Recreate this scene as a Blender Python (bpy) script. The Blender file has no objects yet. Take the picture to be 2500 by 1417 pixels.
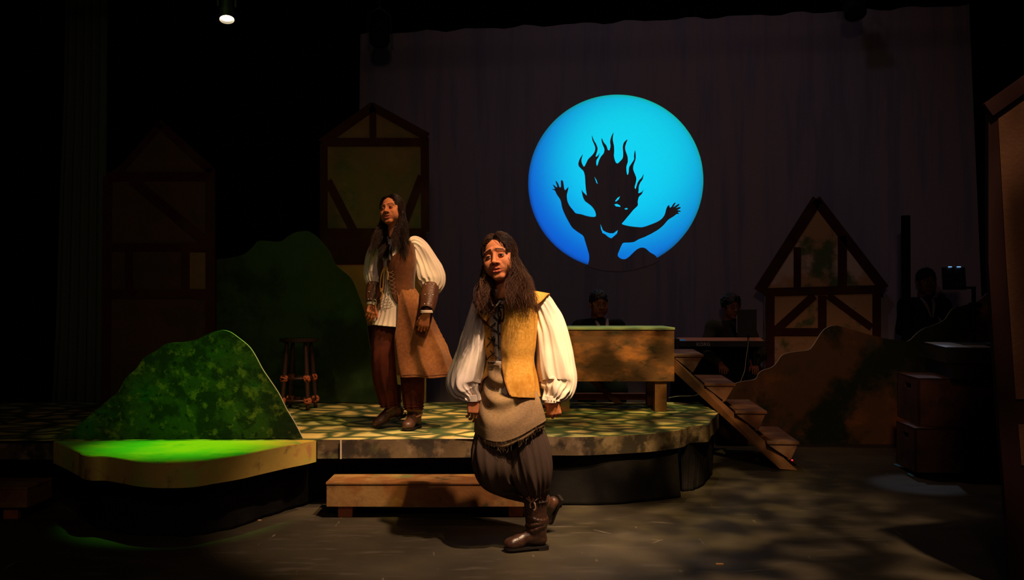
import bpy, math, random
import numpy as np
from mathutils import Vector, Matrix
from mathutils.geometry import tessellate_polygon

S = bpy.context.scene
COL = S.collection
R = math.radians
random.seed(7)
# ------------------------------------------------------------------ camera
F_PX, PITCH, CAM_H = 2400.0, math.atan(31.5 / 2400.0), 1.25
cam_d = bpy.data.cameras.new('camera')
cam_d.sensor_width = 36.0
cam_d.lens = 36.0 * F_PX / 2500.0
cam_d.clip_start, cam_d.clip_end = 0.05, 60
cam = bpy.data.objects.new('camera', cam_d)
COL.objects.link(cam)
cam.location = (0, 0, CAM_H)
cam.rotation_euler = (math.pi / 2 + PITCH, 0, 0)
S.camera = cam
# ------------------------------------------------------------------ world, exposure
w = bpy.data.worlds.new('world')
S.world = w
w.use_nodes = True
w.node_tree.nodes['Background'].inputs[0].default_value = (0.0, 0.0, 0.0, 1)
w.node_tree.nodes['Background'].inputs[1].default_value = 0.0
S.view_settings.view_transform = 'Standard'
S.view_settings.look = 'None'
S.view_settings.exposure = 0.0
S.view_settings.gamma = 1.0
S.view_settings.use_curve_mapping = False


# ------------------------------------------------------------------ lights
def aim(o, src, dst):
    o.location = src
    o.rotation_euler = (Vector(dst) - Vector(src)).to_track_quat('-Z', 'Y').to_euler()


def spot(name, src, dst, angle, power, color, blend=0.5, radius=0.05, gobo=None):
    d = bpy.data.lights.new(name, 'SPOT')
    d.energy, d.color = power, color
    d.spot_size, d.spot_blend = R(angle), blend
    d.shadow_soft_size = radius
    o = bpy.data.objects.new(name, d)
    COL.objects.link(o)
    aim(o, src, dst)
    if gobo:                       # a breakup gobo in the lantern: noise over the beam's direction
        sc, lo, hi, fl = gobo
        d.use_nodes = True
        nt = d.node_tree
        em = nt.nodes['Emission']
        tc = nt.nodes.new('ShaderNodeTexCoord')
        nz = nt.nodes.new('ShaderNodeTexNoise')
        nz.inputs['Scale'].default_value = sc
        nz.inputs['Detail'].default_value = 1.0
        mr = nt.nodes.new('ShaderNodeMapRange')
        mr.inputs[1].default_value, mr.inputs[2].default_value = lo, hi
        mr.inputs[3].default_value, mr.inputs[4].default_value = fl, 1.0
        nt.links.new(tc.outputs['Normal'], nz.inputs['Vector'])
        nt.links.new(nz.outputs[0], mr.inputs[0])
        nt.links.new(mr.outputs[0], em.inputs['Strength'])
    return o


def area(name, src, dst, size, power, color):
    d = bpy.data.lights.new(name, 'AREA')
    d.energy, d.color, d.size = power, color, size
    o = bpy.data.objects.new(name, d)
    COL.objects.link(o)
    aim(o, src, dst)
    return o


WARM = (1.0, 0.50, 0.20)
spot('key_front_of_house', (1.45, 2.7, 5.5), (0.02, 4.95, 0.9), 24, 1750, (1.0, 0.65, 0.43), 0.6, 0.06)
spot('key_upstage_actor', (0.9, 4.4, 5.5), (-0.75, 6.4, 1.15), 24, 1000, (1.0, 0.58, 0.30), 0.6, 0.06)
spot('platform_breakup', (1.2, 2.2, 5.0), (0.5, 6.6, 0.42), 36, 1350, (1.0, 0.68, 0.26), 0.7, 0.03, (26.0, 0.46, 0.60, 0.12))
spot('floor_breakup', (2.1, 2.4, 5.4), (1.35, 5.35, 0.0), 29, 1050, (1.0, 0.66, 0.42), 0.6, 0.06, (26.0, 0.45, 0.62, 0.10))
spot('green_island_wash', (-1.45, 5.25, 5.4), (-1.86, 5.64, 0.45), 15.0, 1200, (0.16, 1.0, 0.03), 1.0, 0.05)
spot('green_side_wash', (-1.6, 1.8, 4.6), (-1.95, 6.1, 0.75), 20, 115, (0.75, 1.0, 0.10), 0.9, 0.05)
spot('low_front_fill', (0.0, -1.2, 3.6), (0.3, 8.0, 0.9), 75, 110, (1.0, 0.66, 0.52), 0.9, 0.3)  # unseen fill added to lift the painted flats
spot('upstage_cool_spill', (3.6, 9.6, 4.8), (2.98, 7.35, 0.93), 8, 150, (0.65, 0.75, 1.0), 0.6, 0.04)
spot('box_top_special', (0.95, 6.3, 5.7), (0.80, 7.7, 1.05), 17, 330, (0.85, 1.0, 0.42), 0.6, 0.05)
spot('stage_right_fill', (0.9, 1.5, 4.4), (2.85, 8.8, 0.35), 17, 230, (1.0, 0.52, 0.28), 0.9, 0.2)  # added fill that brightens the ridge and the gable front
spot('upstage_green_wash', (-2.6, 3.6, 5.4), (-1.25, 8.2, 1.45), 25, 42, (0.45, 1.0, 0.16), 0.9, 0.2)
spot('backdrop_fill', (0.6, 5.6, 5.7), (1.5, 10.0, 2.1), 80, 27, (0.85, 0.68, 0.95), 0.9, 0.2)  # added fill that raises the backdrop's brightness
spot('backlight_rim', (1.8, 9.6, 5.0), (1.3, 7.9, 0.6), 62, 90, (1.0, 0.62, 0.42), 0.8, 0.05)


# ------------------------------------------------------------------ pixel helpers (2500 x 1417)
def ray(px, py):
    a, b = (px - 1250.0) / F_PX, (708.5 - py) / F_PX
    c, s = math.cos(PITCH), math.sin(PITCH)
    return np.array([a, c - b * s, s + b * c])


def P(px, py, Y):
    d = ray(px, py)
    return np.array([0, 0, CAM_H]) + d * (Y / d[1])


def PZ(px, py, z):
    d = ray(px, py)
    return np.array([0, 0, CAM_H]) + d * ((z - CAM_H) / d[2])


# ------------------------------------------------------------------ objects
BASE = {}


def thing(name, label, cat, base, group=None):
    o = bpy.data.objects.new(name, None)
    COL.objects.link(o)
    o.empty_display_size = 0.1
    o.location = tuple(base)
    BASE[o.name] = np.array(base, float)
    o['label'], o['category'] = label, cat
    if group:
        o['group'] = group
    return o


def mk(name, verts, faces, mats, parent=None, smooth=False, uv=None, fm=None, col=None, label=None, cat=None, kind=None, group=None, base=None):
    V = np.asarray(verts, float)
    if parent is not None:
        b = BASE[parent.name]
    elif base is not None:
        b = np.array(base, float)
    else:
        b = np.array([(V[:, 0].min() + V[:, 0].max()) / 2, (V[:, 1].min() + V[:, 1].max()) / 2, V[:, 2].min()])
    me = bpy.data.meshes.new(name)
    me.from_pydata((V - b).tolist(), [], [tuple(int(i) for i in f) for f in faces] if not isinstance(faces, np.ndarray) else faces.tolist())
    if not isinstance(mats, (list, tuple)):
        mats = [mats]
    for m in mats:
        me.materials.append(m)
    if fm is not None:
        me.polygons.foreach_set('material_index', np.asarray(fm, np.int32))
    if smooth:
        me.polygons.foreach_set('use_smooth', np.ones(len(me.polygons), bool))
    if uv is not None:
        ul = me.uv_layers.new(name='uv')
        li = np.zeros(len(me.loops), np.int32)
        me.loops.foreach_get('vertex_index', li)
        ul.data.foreach_set('uv', np.asarray(uv, np.float32)[li].ravel())
    if col is not None:
        ca = me.color_attributes.new('paint', 'FLOAT_COLOR', 'POINT')
        c4 = np.ones((len(V), 4), np.float32)
        c4[:, :3] = col
        ca.data.foreach_set('color', c4.ravel())
    me.update()
    o = bpy.data.objects.new(name, me)
    COL.objects.link(o)
    BASE[o.name] = b
    if parent is not None:
        o.parent = parent
    else:
        o.location = tuple(b)
    if label:
        o['label'] = label
    if cat:
        o['category'] = cat
    if kind:
        o['kind'] = kind
    if group:
        o['group'] = group
    return o


def join(parts):
    V, Fs, n = [], [], 0
    for v, f in parts:
        V.append(np.asarray(v, float))
        Fs += [[int(i) + n for i in q] for q in f]
        n += len(v)
    return np.concatenate(V), Fs


def g_box(x0, x1, y0, y1, z0, z1):
    v = [(x, y, z) for x in (x0, x1) for y in (y0, y1) for z in (z0, z1)]
    f = [(0, 1, 3, 2), (4, 6, 7, 5), (0, 4, 5, 1), (2, 3, 7, 6), (0, 2, 6, 4), (1, 5, 7, 3)]
    return v, f


def bevel(o, wd=0.004, seg=2):
    m = o.modifiers.new('bevel', 'BEVEL')
    m.width, m.segments, m.limit_method = wd, seg, 'ANGLE'
    return o


def g_hex(a):                      # 8 corners: 0-3 front quad (ccw), 4-7 back quad
    return a, [(0, 1, 2, 3), (7, 6, 5, 4), (0, 4, 5, 1), (1, 5, 6, 2), (2, 6, 7, 3), (3, 7, 4, 0)]


def prism(poly, off, holes=()):
    """poly: 3D points of a front face; off: vector to the back face."""
    loops = [np.asarray(poly, float)] + [np.asarray(h, float) for h in holes]
    tri = tessellate_polygon([[Vector(p) for p in L] for L in loops])
    F = np.concatenate(loops)
    n = len(F)
    V = np.concatenate([F, F + np.asarray(off, float)])
    faces, fm = [], []
    for t in tri:
        faces.append((t[0], t[1], t[2])); fm.append(0)
        faces.append((t[2] + n, t[1] + n, t[0] + n)); fm.append(0)
    s = 0
    for L in loops:
        m = len(L)
        for i in range(m):
            a, b = s + i, s + (i + 1) % m
            faces.append((a, b, b + n, a + n)); fm.append(1)
        s += m
    return V, faces, fm


def catmull(pts, n):
    pts = np.asarray(pts, float)
    if pts.ndim == 1:
        pts = pts[:, None]
    m = len(pts)
    t = np.linspace(0, m - 1, n)
    i = np.clip(np.floor(t).astype(int), 0, m - 2)
    u = (t - i)[:, None]
    p = lambda k: pts[np.clip(k, 0, m - 1)]
    a, b, c, d = p(i - 1), p(i), p(i + 1), p(i + 2)
    return 0.5 * (2 * b + (c - a) * u + (2 * a - 5 * b + 4 * c - d) * u * u + (3 * b - a - 3 * c + d) * u ** 3)


def g_tube(pts, r, sides=6, n=None, smoothp=True):
    pts = np.asarray(pts, float)
    r = np.atleast_1d(np.asarray(r, float))
    if len(r) == 1:
        r = np.repeat(r, len(pts))
    if smoothp and len(pts) > 2:
        n = n or len(pts) * 4
        r = catmull(r, n)[:, 0]
        pts = catmull(pts, n)
    m = len(pts)
    T = np.gradient(pts, axis=0)
    T /= np.linalg.norm(T, axis=1)[:, None] + 1e-12
    ref = np.array([0.31, 0.17, 0.93]) if abs(T[0, 2]) < 0.8 else np.array([0.93, 0.31, 0.1])
    A = np.cross(T, ref); A /= np.linalg.norm(A, axis=1)[:, None] + 1e-12
    Bn = np.cross(T, A)
    th = np.arange(sides) * 2 * math.pi / sides
    V = (pts[:, None] + r[:, None, None] * (A[:, None] * np.cos(th)[None, :, None] + Bn[:, None] * np.sin(th)[None, :, None])).reshape(-1, 3)
    F = []
    for i in range(m - 1):
        for j in range(sides):
            a, b = i * sides + j, i * sides + (j + 1) % sides
            F.append((a, b, b + sides, a + sides))
    F.append(tuple(range(sides))[::-1]); F.append(tuple((m - 1) * sides + j for j in range(sides)))
    return V, F


def g_lathe(c, prof, n=40, axis=None):
    """prof: (radius, height) pairs, about the vertical through c or along axis."""
    th = np.arange(n) * 2 * math.pi / n
    V = []
    for r, h in prof:
        for t in th:
            V.append((r * math.cos(t), r * math.sin(t), h))
    V = np.array(V)
    if axis is not None:
        q = Vector(axis).to_track_quat('Z', 'Y').to_matrix()
        V = V @ np.array(q).T
    V = V + np.asarray(c, float)
    F = []
    for i in range(len(prof) - 1):
        for j in range(n):
            a, b = i * n + j, i * n + (j + 1) % n
            F.append((a, b, b + n, a + n))
    F.append(tuple(range(n))[::-1]); F.append(tuple((len(prof) - 1) * n + j for j in range(n)))
    return V, F


# ------------------------------------------------------------------ numpy noise
def vnoise(p, seed=0):
    p = np.asarray(p, float)
    i = np.floor(p).astype(np.int64)
    f = p - i
    f = f * f * (3 - 2 * f)

    def h(a, b, c):
        n = (a * 374761393 + b * 668265263 + c * 2147483647 + seed * 144665) & 0xffffffff
        n = ((n ^ (n >> 13)) * 1274126177) & 0xffffffff
        return ((n ^ (n >> 16)) & 0xffff) / 32767.5 - 1.0
    r = 0
    for a in (0, 1):
        for b in (0, 1):
            for c in (0, 1):
                wgt = (f[..., 0] if a else 1 - f[..., 0]) * (f[..., 1] if b else 1 - f[..., 1]) * (f[..., 2] if c else 1 - f[..., 2])
                r = r + wgt * h(i[..., 0] + a, i[..., 1] + b, i[..., 2] + c)
    return r


# ------------------------------------------------------------------ lofted cloth
def g_loft(pts, ra, rb, front=(0, -1, 0), nu=72, nv=60, disp=None, th=(0, 2 * math.pi), off=None, cap=False, uvs=1.0, bend=None):
    pts = catmull(pts, nv); ra = catmull(ra, nv)[:, 0]; rb = catmull(rb, nv)[:, 0]
    T = np.gradient(pts, axis=0); T /= np.linalg.norm(T, axis=1)[:, None]
    fr = np.asarray(front, float)
    lat = np.cross(fr[None], T); lat /= np.linalg.norm(lat, axis=1)[:, None]
    f2 = np.cross(T, lat)
    closed = abs(th[1] - th[0] - 2 * math.pi) < 1e-6
    u = np.linspace(0, 1, nu, endpoint=not closed)
    if callable(th[0]):
        raise ValueError
    A = th[0] + (th[1] - th[0]) * u
    A2 = np.repeat(A[None], nv, 0)
    vv = np.linspace(0, 1, nv)[:, None] * np.ones((1, nu))
    if bend is not None:           # angle range that changes with height
        A2 = bend(A2, vv)
    d = disp(A2, vv) if disp is not None else np.zeros_like(A2)
    cs, sn = np.cos(A2)[..., None], np.sin(A2)[..., None]
    rad = lat[:, None] * cs + f2[:, None] * sn
    V = pts[:, None] + lat[:, None] * ra[:, None, None] * cs + f2[:, None] * rb[:, None, None] * sn + rad * d[..., None]
    if off is not None:
        V = V + off(A2, vv)
    uv = np.stack([np.repeat(u[None], nv, 0) * uvs, vv], -1).reshape(-1, 2)
    V = V.reshape(-1, 3)
    F = []
    for i in range(nv - 1):
        for j in range(nu if closed else nu - 1):
            a, b = i * nu + j, i * nu + (j + 1) % nu
            F.append((a, b, b + nu, a + nu))
    if cap:
        F.append(tuple(range(nu))[::-1]); F.append(tuple((nv - 1) * nu + j for j in range(nu)))
    return V, F, uv


def solid(o, t=0.003, off=-1):
    m = o.modifiers.new('thickness', 'SOLIDIFY')
    m.thickness, m.offset = t, off
    return o


def folds(n, amp, seed=0, warp=0.6, twist=1.0):
    rng = np.random.RandomState(seed)
    ph = rng.rand(6) * 6.28

    def f(A, v):
        a = amp(v) if callable(amp) else amp
        w_ = warp * np.sin(2 * A + ph[0] + 2.2 * v) + 0.5 * warp * np.sin(3 * A + ph[1] - 4 * v)
        s = np.sin(n * (A + 0.12 * w_) + ph[2] + twist * v)
        s2 = np.sin((n * 1.7) * (A + 0.1 * w_) + ph[3] - twist * 2 * v)
        r = 0.65 * (1 - np.abs(s)) * 2 - 0.65 + 0.35 * s2
        return a * r
    return f


# ------------------------------------------------------------------ signed distance fields
class Field:
    def __init__(s, lo, hi, h):
        s.lo, s.h = np.asarray(lo, np.float32), h
        s.n = np.ceil((np.asarray(hi) - np.asarray(lo)) / h).astype(int) + 1
        s.D = np.full(tuple(s.n), 1.0, np.float32)

    def box(s, lo, hi, m):
        a = np.clip(np.floor((np.asarray(lo) - m - s.lo) / s.h).astype(int), 0, s.n - 1)
        b = np.clip(np.ceil((np.asarray(hi) + m - s.lo) / s.h).astype(int) + 1, 1, s.n)
        if np.any(b <= a):
            return None, None
        ax = [s.lo[i] + s.h * np.arange(a[i], b[i], dtype=np.float32) for i in range(3)]
        X = np.meshgrid(*ax, indexing='ij')
        return (slice(a[0], b[0]), slice(a[1], b[1]), slice(a[2], b[2])), X

    def put(s, sl, d, k, op='u'):
        D = s.D[sl]
        if op == 'u':
            if k > 0:
                hh = np.clip(0.5 + 0.5 * (D - d) / k, 0, 1)
                s.D[sl] = D * (1 - hh) + d * hh - k * hh * (1 - hh)
            else:
                s.D[sl] = np.minimum(D, d)
        else:                      # subtract
            hh = np.clip(0.5 - 0.5 * (D + d) / k, 0, 1) if k > 0 else (D < -d).astype(np.float32)
            s.D[sl] = D * (1 - hh) - d * hh + k * hh * (1 - hh) if k > 0 else np.maximum(D, -d)

    def rc(s, a, b, ra, rb=None, k=0.01, op='u'):
        rb = ra if rb is None else rb
        a, b = np.asarray(a, np.float32), np.asarray(b, np.float32)
        m = max(ra, rb) + k + 4 * s.h
        sl, X = s.box(np.minimum(a, b), np.maximum(a, b), m)
        if sl is None:
            return s
        ba = b - a
        L = float(ba @ ba) + 1e-12
        t = np.clip(((X[0] - a[0]) * ba[0] + (X[1] - a[1]) * ba[1] + (X[2] - a[2]) * ba[2]) / L, 0, 1)
        d = np.sqrt((X[0] - a[0] - t * ba[0]) ** 2 + (X[1] - a[1] - t * ba[1]) ** 2 + (X[2] - a[2] - t * ba[2]) ** 2) - (ra + t * (rb - ra))
        s.put(sl, d, k, op)
        return s

    def chain(s, pts, rs, k=0.01):
        for i in range(len(pts) - 1):
            s.rc(pts[i], pts[i + 1], rs[i], rs[i + 1], k)
        return s

    def ell(s, c, r, k=0.01, op='u'):
        c, r = np.asarray(c, np.float32), np.asarray(r, np.float32)
        sl, X = s.box(c - r, c + r, k + 4 * s.h)
        if sl is None:
            return s
        q = [(X[i] - c[i]) for i in range(3)]
        k0 = np.sqrt(sum((q[i] / r[i]) ** 2 for i in range(3)))
        k1 = np.sqrt(sum((q[i] / r[i] ** 2) ** 2 for i in range(3))) + 1e-6
        s.put(sl, k0 * (k0 - 1) / k1, k, op)
        return s

    def mesh(s):
        return nets(s.D, s.lo, s.h)


def nets(D, lo, h):
    Sg = D < 0
    c = [(i, j, k) for i in (0, 1) for j in (0, 1) for k in (0, 1)]
    n = np.array(D.shape) - 1
    sl = lambda o: tuple(slice(o[a], o[a] + n[a]) for a in range(3))
    cnt = sum(Sg[sl(o)].astype(np.int8) for o in c)
    mask = (cnt > 0) & (cnt < 8)
    I = np.argwhere(mask)
    idx = -np.ones(mask.shape, np.int64)
    idx[mask] = np.arange(len(I))
    val = [D[I[:, 0] + o[0], I[:, 1] + o[1], I[:, 2] + o[2]] for o in c]
    acc = np.zeros((len(I), 3)); w_ = np.zeros(len(I))
    for a in range(8):
        for b in range(a + 1, 8):
            df = np.array(c[b]) - np.array(c[a])
            if np.abs(df).sum() != 1:
                continue
            cr = (val[a] < 0) != (val[b] < 0)
            t = np.where(cr, val[a] / (val[a] - val[b] + 1e-20), 0)
            acc += np.where(cr[:, None], np.array(c[a])[None] + t[:, None] * df[None], 0)
            w_ += cr
    V = (I + acc / w_[:, None]) * h + lo
    Fs = []
    for ax in range(3):
        o1, o2 = (ax + 1) % 3, (ax + 2) % 3
        s0 = [slice(None)] * 3; s1 = [slice(None)] * 3
        s0[ax], s1[ax] = slice(0, -1), slice(1, None)
        ch = Sg[tuple(s0)] != Sg[tuple(s1)]
        E = np.argwhere(ch)
        E = E[(E[:, o1] > 0) & (E[:, o2] > 0) & (E[:, o1] < n[o1]) & (E[:, o2] < n[o2])]
        e1 = np.zeros(3, int); e1[o1] = 1
        e2 = np.zeros(3, int); e2[o2] = 1
        g = lambda Q: idx[Q[:, 0], Q[:, 1], Q[:, 2]]
        q = np.stack([g(E - e1 - e2), g(E - e2), g(E), g(E - e1)], 1)
        ins = Sg[E[:, 0], E[:, 1], E[:, 2]]
        q = np.where(ins[:, None], q, q[:, ::-1])
        Fs.append(q)
    Fq = np.concatenate(Fs)
    Fq = Fq[(Fq >= 0).all(1)]
    return V, Fq


# ------------------------------------------------------------------ materials
def nodes_mat(name):
    m = bpy.data.materials.new(name)
    m.use_nodes = True
    nt = m.node_tree
    return m, nt, nt.nodes['Principled BSDF']


def mat(name, base, rough=0.85, layers=(), bump=None, spec=0.3, metal=0.0, stretch=(1, 1, 1), attr=None, stripes=None, sheen=0.0, weave=None):
    m, nt, bs = nodes_mat(name)
    N = nt.nodes.new
    bs.inputs['Roughness'].default_value = rough
    bs.inputs['Specular IOR Level'].default_value = spec
    bs.inputs['Metallic'].default_value = metal
    bs.inputs['Sheen Weight'].default_value = sheen
    tc = N('ShaderNodeTexCoord')
    mp = N('ShaderNodeMapping')
    mp.inputs['Scale'].default_value = stretch
    nt.links.new(tc.outputs['Object'], mp.inputs['Vector'])
    cur = None
    if attr:
        a = N('ShaderNodeAttribute'); a.attribute_name = attr
        cur = a.outputs['Color']
    for i, (colr, sc, lo, hi) in enumerate(layers):
        nz = N('ShaderNodeTexNoise')
        nz.inputs['Scale'].default_value = sc
        nz.inputs['Detail'].default_value = 5
        nz.inputs['Roughness'].default_value = 0.6
        off = N('ShaderNodeVectorMath'); off.operation = 'ADD'
        off.inputs[1].default_value = (i * 7.3 + 1.1, i * 3.1, i * 5.7)
        nt.links.new(mp.outputs[0], off.inputs[0])
        nt.links.new(off.outputs[0], nz.inputs['Vector'])
        mr = N('ShaderNodeMapRange')
        mr.interpolation_type = 'SMOOTHSTEP'
        mr.inputs[1].default_value, mr.inputs[2].default_value = lo, hi
        nt.links.new(nz.outputs[0], mr.inputs[0])
        mx = N('ShaderNodeMix'); mx.data_type = 'RGBA'
        nt.links.new(mr.outputs[0], mx.inputs[0])
        if cur is None:
            mx.inputs[6].default_value = (*base, 1)
        else:
            nt.links.new(cur, mx.inputs[6])
        mx.inputs[7].default_value = (*colr, 1)
        cur = mx.outputs[2]
    if stripes:
        colr, freq, duty = stripes
        uvn = N('ShaderNodeUVMap')
        sp = N('ShaderNodeSeparateXYZ')
        nt.links.new(uvn.outputs[0], sp.inputs[0])
        mu = N('ShaderNodeMath'); mu.operation = 'MULTIPLY'; mu.inputs[1].default_value = freq
        fr = N('ShaderNodeMath'); fr.operation = 'FRACT'
        gt = N('ShaderNodeMath'); gt.operation = 'LESS_THAN'; gt.inputs[1].default_value = duty
        nt.links.new(sp.outputs[0], mu.inputs[0]); nt.links.new(mu.outputs[0], fr.inputs[0]); nt.links.new(fr.outputs[0], gt.inputs[0])
        mx = N('ShaderNodeMix'); mx.data_type = 'RGBA'
        nt.links.new(gt.outputs[0], mx.inputs[0])
        if cur is None:
            mx.inputs[6].default_value = (*base, 1)
        else:
            nt.links.new(cur, mx.inputs[6])
        mx.inputs[7].default_value = (*colr, 1)
        cur = mx.outputs[2]
    if cur is None:
        bs.inputs['Base Color'].default_value = (*base, 1)
    else:
        nt.links.new(cur, bs.inputs['Base Color'])
    if bump:
        sc, st = bump
        nz = N('ShaderNodeTexNoise'); nz.inputs['Scale'].default_value = sc; nz.inputs['Detail'].default_value = 4
        nt.links.new(mp.outputs[0], nz.inputs['Vector'])
        bp = N('ShaderNodeBump'); bp.inputs['Strength'].default_value = st; bp.inputs['Distance'].default_value = 0.01
        nt.links.new(nz.outputs[0], bp.inputs['Height'])
        nt.links.new(bp.outputs[0], bs.inputs['Normal'])
    return m


def emit(name, colr, st):
    m, nt, bs = nodes_mat(name)
    bs.inputs['Base Color'].default_value = (*colr, 1)
    bs.inputs['Emission Color'].default_value = (*colr, 1)
    bs.inputs['Emission Strength'].default_value = st
    return m
# ================================================================== MATERIALS OF THE SET
M = {}
M['black'] = mat('black_paint', (0.006, 0.006, 0.006), 0.95, spec=0.05)
M['masking'] = mat('black_masking_cloth', (0.008, 0.0085, 0.008), 0.95, spec=0.05, layers=[((0.014, 0.014, 0.012), 3, .4, .7)], stretch=(6, 6, 0.5))
M['skirt'] = mat('platform_skirt_cloth', (0.008, 0.007, 0.0065), 0.85, spec=0.06, bump=(14, .6), layers=[((0.013, 0.011, 0.010), 5, .45, .7)])
M['leg'] = mat('masking_leg_cloth', (0.10, 0.13, 0.08), 0.95, spec=0.05)
M['cyc'] = mat('backdrop_cloth', (0.25, 0.22, 0.27), 0.95, spec=0.05, layers=[((0.29, 0.22, 0.24), 0.8, .4, .65), ((0.20, 0.18, 0.25), 9, .45, .7)], stretch=(1, 1, 0.08))
M['wood_brown'] = mat('painted_wood', (0.19, 0.075, 0.018), 0.7, layers=[((0.27, 0.15, 0.045), 4, .45, .62), ((0.05, 0.035, 0.015), 6, .55, .72), ((0.14, 0.15, 0.04), 3, .58, .70)], bump=(30, .25))
M['box_front'] = mat('smoky_painted_board', (0.16, 0.068, 0.025), 0.8, layers=[((0.50, 0.17, 0.04), 4.0, .44, .70), ((0.03, 0.028, 0.012), 5, .50, .68), ((0.07, 0.09, 0.03), 2.5, .60, .75)], bump=(20, .2), stretch=(1, 1, 1.9))
M['box_top'] = mat('painted_table_board', (0.30, 0.33, 0.14), 0.7, layers=[((0.20, 0.28, 0.12), 5, .4, .7)])
M['fascia'] = mat('mottled_stone_fascia', (0.10, 0.066, 0.033), 0.75, layers=[((0.20, 0.14, 0.08), 6, .50, .64), ((0.028, 0.02, 0.012), 5.5, .47, .57), ((0.13, 0.13, 0.04), 2.5, .55, .7)], bump=(18, .4))
M['isle_fascia'] = mat('ochre_mottled_fascia', (0.50, 0.34, 0.07), 0.75, layers=[((0.34, 0.40, 0.06), 3, .45, .65), ((0.10, 0.05, 0.02), 6, .56, .72), ((0.42, 0.22, 0.07), 7, .60, .74)], bump=(18, .3))
M['isle_top'] = mat('grass_green_deck', (0.20, 0.40, 0.06), 0.8, layers=[((0.85, 0.48, 0.04), 1.3, .46, .66), ((0.10, 0.34, 0.06), 4, .5, .7)])
M['hill'] = mat('mossy_hill_paint', (0.030, 0.060, 0.010), 0.8, spec=0.2, layers=[((0.010, 0.022, 0.006), 7, .44, .56), ((0.13, 0.14, 0.025), 17, .52, .68), ((0.012, 0.10, 0.015), 2.2, .55, .68), ((0.006, 0.018, 0.005), 26, .58, .68)], bump=(25, .3))
M['hill_far'] = mat('far_hill_paint', (0.045, 0.085, 0.03), 0.9, spec=0.1, layers=[((0.02, 0.035, 0.012), 1.3, .42, .60), ((0.05, 0.12, 0.03), 2.2, .50, .72)])
M['ridge'] = mat('rocky_ridge_paint', (0.115, 0.062, 0.024), 0.9, spec=0.1, layers=[((0.26, 0.10, 0.025), 2.2, .50, .68), ((0.018, 0.026, 0.010), 1.5, .44, .56), ((0.055, 0.055, 0.035), 3.0, .56, .75)])
M['edge'] = mat('raw_plywood_edge', (0.55, 0.48, 0.36), 0.6)
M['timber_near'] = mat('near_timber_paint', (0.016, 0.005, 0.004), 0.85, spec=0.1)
M['timber'] = mat('dark_timber_paint', (0.050, 0.016, 0.010), 0.85, spec=0.1, layers=[((0.075, 0.026, 0.014), 4, .4, .7)], stretch=(1, 1, 1))
M['plaster'] = mat('olive_plaster_paint', (0.23, 0.145, 0.055), 0.9, spec=0.1, layers=[((0.12, 0.13, 0.045), 1.8, .45, .62), ((0.28, 0.17, 0.07), 5, .5, .7)])
M['plaster_tan'] = mat('tan_plaster_paint', (0.46, 0.25, 0.11), 0.9, spec=0.1, layers=[((0.60, 0.40, 0.30), 1.6, .50, .62), ((0.10, 0.13, 0.045), 2.2, .50, .60)])
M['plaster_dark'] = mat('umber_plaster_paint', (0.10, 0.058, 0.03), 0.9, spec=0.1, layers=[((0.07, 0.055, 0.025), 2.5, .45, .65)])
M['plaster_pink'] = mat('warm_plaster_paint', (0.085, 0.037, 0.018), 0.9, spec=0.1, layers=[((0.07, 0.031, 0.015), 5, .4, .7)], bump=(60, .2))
M['raw_red'] = mat('red_brown_block', (0.34, 0.10, 0.035), 0.7, layers=[((0.2, 0.06, 0.02), 8, .45, .65)])
M['metal_black'] = mat('black_metal', (0.012, 0.012, 0.013), 0.35, spec=0.5, metal=0.6)
M['plastic_black'] = mat('black_plastic', (0.012, 0.012, 0.012), 0.45, spec=0.4)
M['white'] = mat('white_tape', (0.75, 0.70, 0.58), 0.6)
M['blue_tape'] = mat('blue_glow_tape', (0.10, 0.55, 0.95), 0.5)


def dapple_mat():  # yellow ovals paint the dappled light into the deck colour
    m, nt, bs = nodes_mat('dappled_light_deck')
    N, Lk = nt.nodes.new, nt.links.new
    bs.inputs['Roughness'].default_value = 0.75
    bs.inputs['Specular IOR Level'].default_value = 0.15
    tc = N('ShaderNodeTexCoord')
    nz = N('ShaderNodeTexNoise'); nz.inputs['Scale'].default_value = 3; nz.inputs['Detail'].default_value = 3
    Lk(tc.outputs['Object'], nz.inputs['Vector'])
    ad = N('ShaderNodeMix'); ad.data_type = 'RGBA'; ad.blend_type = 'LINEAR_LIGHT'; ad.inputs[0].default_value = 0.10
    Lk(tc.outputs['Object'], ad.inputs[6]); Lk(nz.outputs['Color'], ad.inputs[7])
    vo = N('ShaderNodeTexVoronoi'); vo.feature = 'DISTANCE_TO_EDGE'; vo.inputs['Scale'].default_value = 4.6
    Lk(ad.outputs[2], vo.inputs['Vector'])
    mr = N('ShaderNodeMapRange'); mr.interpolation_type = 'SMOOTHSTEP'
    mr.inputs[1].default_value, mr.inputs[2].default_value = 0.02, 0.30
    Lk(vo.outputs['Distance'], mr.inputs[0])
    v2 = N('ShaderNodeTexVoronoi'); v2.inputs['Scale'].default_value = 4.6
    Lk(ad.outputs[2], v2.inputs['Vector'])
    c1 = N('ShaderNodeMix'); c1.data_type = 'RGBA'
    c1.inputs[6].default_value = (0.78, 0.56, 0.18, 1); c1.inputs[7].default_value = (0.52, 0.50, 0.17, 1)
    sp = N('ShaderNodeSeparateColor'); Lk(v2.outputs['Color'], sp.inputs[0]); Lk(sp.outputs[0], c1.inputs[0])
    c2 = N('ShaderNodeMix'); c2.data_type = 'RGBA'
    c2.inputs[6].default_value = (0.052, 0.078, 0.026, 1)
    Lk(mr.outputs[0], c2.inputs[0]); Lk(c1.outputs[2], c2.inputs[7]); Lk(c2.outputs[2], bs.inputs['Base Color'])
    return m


M['dapple'] = dapple_mat()


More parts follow.
